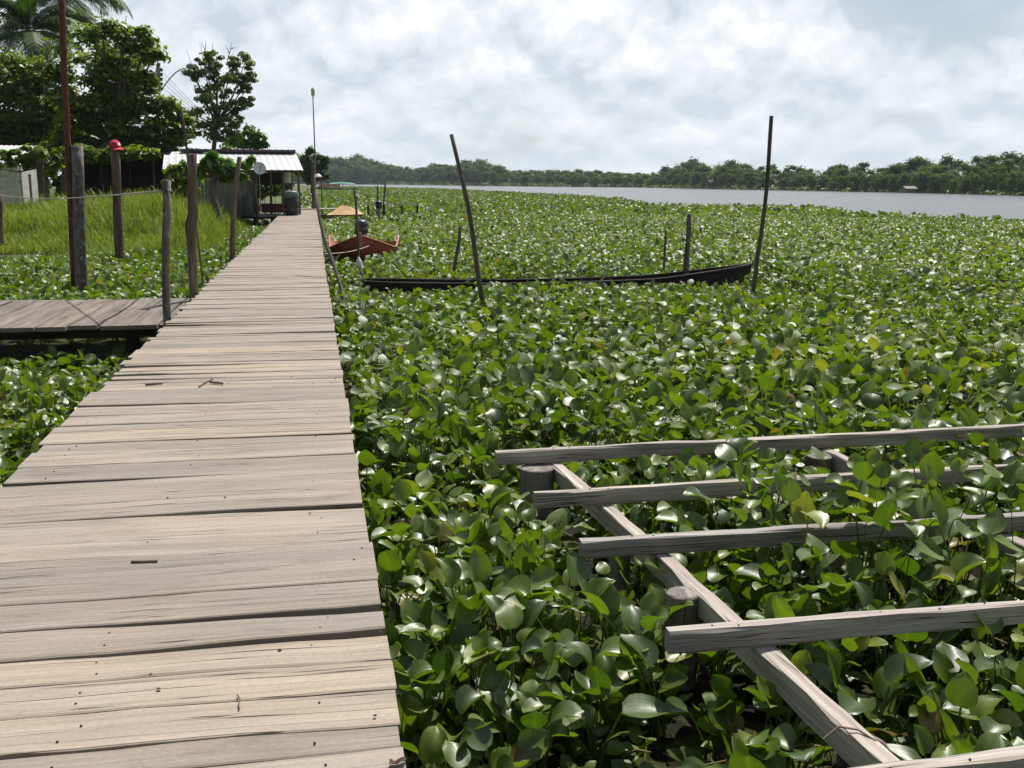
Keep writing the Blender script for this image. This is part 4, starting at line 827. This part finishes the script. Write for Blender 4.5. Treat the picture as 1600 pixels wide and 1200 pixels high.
for row, (step, back, hf) in enumerate(((16, 6, .66), (13, 22, .88), (14, 45, 1.0))):
    x = 446.
    while x < 1800:
        Yb = 1/np.interp(x, bpx, bY); back_ = back*(1.25 if x < 1040 else .8); Y = Yb+back_*pr.uniform(.6, 1.4)
        yt = np.interp(x, [a for a, _ in PR], [b_ for _, b_ in PR]); zt_ = A(x, yt, Y)[2]; far = x < 1035
        h = max(2.5, zt_*hf*(pr.uniform(.94, 1.06) if far else pr.uniform(.88, 1.12)))
        pos = A(x, 300, Y); pos[2] = min(1.5, .02*back_+.1) if not far else .5
        if not far and row and pr.random() < .27: plant(pr.choice(FPALM), pos, (h*.95, h*.92), pr.uniform(0, 6), 'feathery palm among the trees on the far bank', 'palms on the far bank')
        else:
            w = h*pr.uniform(.85, 1.25) if not far else max(h*pr.uniform(.9, 1.3), 10)
            plant(FT[pr.randrange(9)], pos, (w, h), pr.uniform(0, 6), 'rounded leafy tree in the hazy wood beyond the water' if far else 'rounded leafy tree on the greener bank across the river', 'trees of the hazy far wood' if far else 'trees on the greener far bank')
        cnt += 1; x += step*pr.uniform(.75, 1.25)
print('far trees', cnt)
# low riverside growth in front of the far trees
V = []; Fc = 0; ucl = []
for x in np.arange(450, 1800, 7.):
    Yb = 1/np.interp(x, bpx, bY); Y = Yb+pr.uniform(1, 6); c = A(x, 300, Y); s_ = Y/300.; c[2] = .35*s_+.1; ucl.append((c, (1.7*s_*pr.uniform(.7, 1.6), 1.4*s_, pr.uniform(.5, 1.1)*s_)))
v, f, rn = leaves(ucl, 70, .8, .5, .2, seed=400); o = npmesh('bank_undergrowth', v, f, rn, LEAF_M, smooth=False); tag(o, 'low green growth along the far waterline', 'undergrowth', kind='stuff')
# small roof on the far bank
q = A(1420, 293.5, 243); fh = thing('bank_cabin', 'tiny cabin with a pale roof on the far bank', 'cabin', np.array([q[0], q[1], .4]))
MB().grid([[q+np.array([x, y, z]) for x in (-1.7, 1.7)] for y, z in ((-1.4, -.2), (0, .45), (1.4, -.2))]).build('roof', plain('grey_thatch', (.30, .27, .25), .9, .3), fh)
MB().box(q+(0, .1, -.75), (1.3, 0, 0), (0, 1.0, 0), (0, 0, .5)).build('walls', WALLW, fh)

# ------------------------------------------------------------------ grass
n = 95000; gx = rng.uniform(-26, -2.3, n); gy = 28.2+rng.random(n)**1.4*26; keep = (gx < -2.6-(.6*(gy < 33))) & (vnoise(gx, gy, 1.3, 3) > .12)
P = np.stack([gx, gy, np.zeros(n)], 1); pxx = PX(P); keep &= (pxx > -260) & (pxx < 440); keep &= ~((gx > -7.5) & (gy > 49.5)); keep &= ~((gx < -6.6) & (gy < 29.8+.8*vnoise(gx, gy, 2, 8)))
gx, gy = gx[keep], gy[keep]; n = len(gx); gz = land_z(gx, gy)-.03; big = vnoise(gx, gy, 3.5, 5)
hgt = (.22+.8*big*vnoise(gx, gy, 1.1, 21)*1.5*np.clip((gy-28)/8, .3, 1))*rng.uniform(.5, 1.25, n)*np.clip((-2.2-gx)/2.2, .35, 1); az = rng.uniform(0, 6.28, n); ln = rng.uniform(.15, .75, n)*hgt; w = rng.uniform(.008, .02, n)*1.3
ux, uy = np.cos(az), np.sin(az); wx, wy = -uy*w, ux*w
Z = np.zeros(n); b3 = np.stack([gx, gy, gz], 1); mid = b3+np.stack([ux*ln*.3, uy*ln*.3, hgt*.6], 1); tip = b3+np.stack([ux*ln, uy*ln, hgt], 1); ww = np.stack([wx, wy, Z], 1)
V = np.stack([b3-ww, b3+ww, mid+ww*.8, mid-ww*.8, tip+ww*.15, tip-ww*.15], 1).reshape(-1, 3); k = np.arange(n)[:, None]*6
F_ = np.concatenate([k+np.array([0, 1, 2, 3]), k+np.array([3, 2, 4, 5])]); rn = np.repeat(np.clip(rng.normal(.45, .2, n)+.5*(vnoise(gx, gy, 2.2, 9)-.5), 0, 1), 6)
tag(npmesh('meadow_grass', V, F_, rn, GRASSM, smooth=False), 'tall bright yellow green grass on the bank', 'grass', kind='stuff')

# ------------------------------------------------------------------ water hyacinth
def leaf_templates(T, nl, nw, npet, seed):
    r2 = np.random.default_rng(seed); VP, VB, VT = [], [], []
    for _ in range(T):
        lean = r2.uniform(.2, 1.0); el = math.radians(r2.uniform(2, 80)); cur = math.radians(r2.uniform(-75, 25)); cup = r2.uniform(.0, .68); tw = r2.normal(0, .3); Wd = r2.uniform(.85, 1.15); Ln = r2.uniform(.98, 1.3); ph = r2.uniform(0, 6)
        vp, vb, vt = [], [], []; top = np.array([lean, 0, 1.0])
        if npet:
            for i in range(npet+1):
                s_ = i/npet; c = np.array([lean*s_**1.6, 0, s_]); rr = .06*(1-.45*s_)*(1+.5*math.exp(-((s_-.25)/.2)**2))
                for a in range(4 if npet > 2 else 2):
                    an = a*math.pi/2 if npet > 2 else a*math.pi; vp.append(c); vb.append(np.array([math.cos(an)*rr*.9, math.sin(an)*rr, 0]) if npet > 2 else np.array([0, math.cos(an)*rr, 0])); vt.append(2.)
        c = np.zeros(3); pc = None; N = nl*3; cl_ = [c.copy()]; e = el; es = [e]
        for i in range(N): c = c+np.array([math.cos(e), 0, math.sin(e)])*Ln/N; e += cur/N; cl_.append(c.copy()); es.append(e)
        for i in range(nl+1):
            s_ = i/nl; c = cl_[i*3]; e = es[i*3]; hw = .5*Wd*max(.04, math.sin(math.pi*min(1, (.03+.97*s_)**.72))**.62) if nl > 2 else .5*Wd*(1 if i == nl//2 else .3)
            if i == nl: hw = .03
            nrm = np.array([-math.sin(e), 0, math.cos(e)])
            for j in range(nw+1):
                t_ = 2*j/nw-1; la = tw*(s_+.2); lat = np.array([0, math.cos(la), 0])+nrm*math.sin(la)
                vp.append(top); vb.append(c+lat*t_*hw+nrm*(cup*t_*t_*hw+.06*math.sin(ph+s_*5+t_*3)*abs(t_))); vt.append(t_)
        VP.append(vp); VB.append(vb); VT.append(vt)
    F = []
    if npet > 2:
        for i in range(npet):
            for a in range(4): F.append((i*4+a, i*4+(a+1) % 4, (i+1)*4+(a+1) % 4, (i+1)*4+a))
        o = (npet+1)*4
    elif npet:
        for i in range(npet): F.append((i*2, i*2+1, i*2+3, i*2+2))
        o = (npet+1)*2
    else: o = 0
    for i in range(nl):
        for j in range(nw): F.append((o+i*(nw+1)+j, o+(i+1)*(nw+1)+j, o+(i+1)*(nw+1)+j+1, o+i*(nw+1)+j+1))
    return np.array(VP), np.array(VB), np.array(VT), np.array(F)
BEAMS = [(np.array(a), np.array(b_)) for a, b_ in JO+GI]
def segdist(P, a, b_):
    d = b_-a; t_ = np.clip(((P-a)@d)/(d@d), 0, 1); return np.linalg.norm(P-(a+t_[:, None]*d), axis=1)
TALL = [(G(700, 620, .3), .16, 1.3), (G(700, 545, .3), .20, .9), (G(770, 560, .3), .16, .8), (G(1240, 620, .3), .10, 1.0), (G(1480, 560, .3), .10, 1.4), (G(880, 470, .3), .10, 1.2), (G(1010, 500, .3), .16, 2.2), (G(620, 720, .3), .10, .8), (np.array([2.9, 5.0, 0]), .18, .9), (np.array([4.4, 5.0, 0]), .22, 1.2), (np.array([3.3, 4.05, 0]), .22, .7), (np.array([2.4, 5.9, 0]), .12, .5), (G(900, 760, .3), -.05, .9)]
def hya_height(x, y):
    h = .20+.20*vnoise(x, y, 1.9, 1)*vnoise(x, y, .8, 31)*1.7+.10*vnoise(x, y, .6, 2)
    h = np.where(x < -1.5, h*.8, h)
    h = np.where((x < -1.6) & (y > 11.9) & (y < 15.4), .24+0*h, h)
    for c, dh, r_ in TALL: h = h+dh*np.exp(-((x-c[0])**2+(y-c[1])**2)/r_**2)
    cf = np.clip((x-.6)/.4, 0, 1)*np.clip((9.3-x)/.5, 0, 1)*np.clip((y-15.8)/1.5, 0, 1)*np.clip((20.6-y)/.3, 0, 1); h = h*(1-cf*np.where((x < 2.4) | (x > 6.6), .40, .10+.34*vnoise(x, y, .7, 14)))
    h = h-.08*np.exp(-((x-.9)/.9)**2-((y-3)/1.6)**2)
    return h
EXC = [(bx-1.1, bx+1.25, 27.7, 31.8), (.2, 1.35, 25.8, 27.8), (tb0[0]-1.6, tb0[0]+1.8, TY-1.2, TY+1.5), (.9, 8.7, 19.95, 20.85), (sk0[0]-1.1, sk0[0]+1.1, sk0[1]-.5, sk0[1]+.6), (-12, -1.7, 12.7, 14.75), (-1.74, .21, -1, 60)]
HOLES = [(np.array([1.78, 2.85]), .26), (np.array([1.45, 6.1]), .22), (np.array([1.32, 5.0]), .25), (np.array([1.25, 5.9]), .2), (np.array([.75, 3.1]), .16), (np.array([1.2, 3.2]), .2), (np.array([1.55, 4.3]), .14), (np.array([.45, 4.7]), .12)]
def hyacinth(name, label, poly, dmin, dmax, spacing, nleaf, size, lod, seed, pxlim=(-420, 2020), hs=1., low=False):
    r2 = np.random.default_rng(seed); poly = np.asarray(poly, float); lo, hi = poly.min(0), poly.max(0); lo = np.maximum(lo, [-dmax, -1]); hi = np.minimum(hi, [dmax, dmax])
    gx, gy = np.meshgrid(np.arange(lo[0], hi[0], spacing), np.arange(lo[1], hi[1], spacing)); P = np.stack([gx.ravel(), gy.ravel()], 1); P = P+r2.uniform(-.55, .55, P.shape)*spacing
    d = np.linalg.norm(P, axis=1); k = (d >= dmin) & (d < dmax) & inpoly(P, poly); P = P[k]
    px = PX(np.column_stack([P, np.full(len(P), .3)])); fw_ = P@_f[:2]; k = ((px > pxlim[0]) & (px < pxlim[1]) & (fw_ > .5)); P = P[k]
    k = np.ones(len(P), bool)
    for x0_, x1_, y0_, y1_ in EXC: k &= ~((P[:, 0] > x0_) & (P[:, 0] < x1_) & (P[:, 1] > y0_) & (P[:, 1] < y1_))
    for c, r_ in HOLES: k &= np.linalg.norm(P-c, axis=1) > r_
    k &= vnoise(P[:, 0], P[:, 1], .45, 11) > (.12 if lod == 0 else .15 if lod == 1 else .06)
    if low: k[:] = True
    for x0_, x1_, y0_, y1_ in (EXC if low else ()): k &= ~((P[:, 0] > x0_) & (P[:, 0] < x1_) & (P[:, 1] > y0_) & (P[:, 1] < y1_))
    P = P[k]; n = len(P)
    az0 = r2.uniform(0, 6.28, n); ht = hya_height(P[:, 0], P[:, 1])*hs; rb_ = r2.random(n)
    T = lod_t[lod]; VP, VB, VT, F = T; nv = VP.shape[1]
    idx_p = np.repeat(np.arange(n), nleaf); N = len(idx_p); kk = np.tile(np.arange(nleaf), n)
    az = az0[idx_p]+kk*2.4+r2.normal(0, .3, N); ls = 1.12-.86*r2.random(N)**1.0; h = ht[idx_p]*ls; sz = size*r2.uniform(.6, 1.28, N)*(.75+.3*vnoise(P[:, 0], P[:, 1], 2.3, 4)[idx_p])
    base = np.column_stack([P[idx_p]+r2.normal(0, .02, (N, 2)), np.full(N, .0)])
    ti = r2.integers(0, len(VP), N)
    ca_, sa_ = np.cos(az), np.sin(az)
    topx = base[:, 0]+ca_*h*.6; topy = base[:, 1]+sa_*h*.6; keep = np.ones(N, bool)
    if dmin < 9:
        Q = np.column_stack([topx, topy])
        for a, b_ in BEAMS: keep &= ~((segdist(Q, a, b_) < .085) & (h < .58)) & ~((segdist(Q, a, b_) < .05) & (h < .64)); keep &= ~((segdist(base[:, :2], a, b_) < .055) & (h > .34))
    keep &= ~((topx > DX0-.10) & (topx < DX1+.06) & (topy < 60)); 
    ti, h, sz, base, ca_, sa_, idx_p = ti[keep], h[keep], sz[keep], base[keep], ca_[keep], sa_[keep], idx_p[keep]; N = len(ti)
    L = VP[ti]*h[:, None, None]*np.array([.55, 1, 1])+VB[ti]*sz[:, None, None]
    V = np.empty_like(L); V[..., 0] = L[..., 0]*ca_[:, None]-L[..., 1]*sa_[:, None]+base[:, 0:1]; V[..., 1] = L[..., 0]*sa_[:, None]+L[..., 1]*ca_[:, None]+base[:, 1:2]; V[..., 2] = L[..., 2]+base[:, 2:3]
    rn = np.clip(.42+.22*r2.normal(size=N)+.25*(rb_[idx_p]-.5)+.3*(vnoise(base[:, 0], base[:, 1], 2.6, 6)-.5), 0, .93); br_ = r2.random(N) < .014; rn = np.where(br_, r2.uniform(.95, 1, N), rn)
    Fa = (F[None]+(np.arange(N)*nv)[:, None, None]).reshape(-1, 4)
    o = npmesh(name, V.reshape(-1, 3), Fa, np.repeat(rn, nv), HYA if lod == 0 else HYAF, vt=VT[ti].ravel(), smooth=True); print(name, N, 'leaves', len(Fa), 'faces')
    return tag(o, label, 'water hyacinth', kind='stuff')
lod_t = [leaf_templates(40, 7, 6, 5, 1), leaf_templates(40, 4, 2, 2, 2), leaf_templates(30, 2, 2, 0, 3), leaf_templates(30, 2, 2, 0, 4)]
hyacinth('water_hyacinth', 'big glossy water hyacinth leaves close beside the boardwalk and frame', MAT_R, 0, 8.5, .20, 9, .128, 0, 21)
hyacinth('water_hyacinth', 'floating water hyacinth carpet around the canoe and poles', MAT_R, 8.5, 24, .27, 8, .125, 1, 22)
hyacinth('water_hyacinth', 'carpet of water hyacinth spreading out behind the canoe', MAT_R, 24, 64, .34, 8, .15, 2, 23, hs=1.)
hyacinth('water_hyacinth', 'distant edge of the water hyacinth against the open river', MAT_R, 64, 372, .8, 7, .30, 3, 24, hs=1.)
hyacinth('water_hyacinth', 'small leaved water hyacinth between the boardwalk and side walkway', MAT_L, 0, 12.8, .22, 8, .105, 0, 25)
hyacinth('water_hyacinth', 'low water hyacinth behind the side walkway around the posts', MAT_L, 12.8, 60, .26, 8, .12, 1, 26, hs=.9)

# ------------------------------------------------------------------ haze over the river
m, t, out = newmat('river_haze')
pvz = node(t, 'ShaderNodeVolumePrincipled', {'Color': (.78, .89, 1.0, 1), 'Density': .00013, 'Anisotropy': .2})
t.links.new(pvz.outputs[0], out.inputs[1])
hzb = MB().box((100, 500, 17), (1300, 0, 0), (0, 1450, 0), (0, 0, 19)).build('haze', m); tag(hzb, 'thin bluish haze over the river', 'haze', kind='stuff')

hyacinth('young_water_hyacinth', 'small young leaves filling the gaps beneath the big water hyacinth', MAT_R, 0, 9, .17, 6, .07, 1, 31, hs=.42, low=True)
hyacinth('young_water_hyacinth', 'small young leaves low on the water between boardwalk and side walkway', MAT_L, 0, 12.8, .2, 6, .07, 1, 32, hs=.42, low=True)
ds = MB(); dr = random.Random(9)
for _ in range(420):
    x, y = dr.uniform(.3, 6.5), dr.uniform(2.2, 11); L = dr.uniform(.12, .45); a = dr.uniform(0, 6.28); z = dr.uniform(.02, .16); dz = dr.uniform(-.02, .16)
    if x > y*.85+1: continue
    c_ = np.array([x, y, z]); d_ = np.array([math.cos(a)*L, math.sin(a)*L, dz]); ds.tube([c_, c_+d_*.5+np.array([0, 0, dr.uniform(-.01, .03)]), c_+d_], [.006, .005, .003], 4, rnd=dr.random())
tag(ds.build('dead_stems', wood('straw_stem', (.14, .10, .05), (.22, .18, .08), (.30, .25, .12)), smooth=True), 'dead brown stems tangled low among the water plants', 'dead stems', kind='stuff')
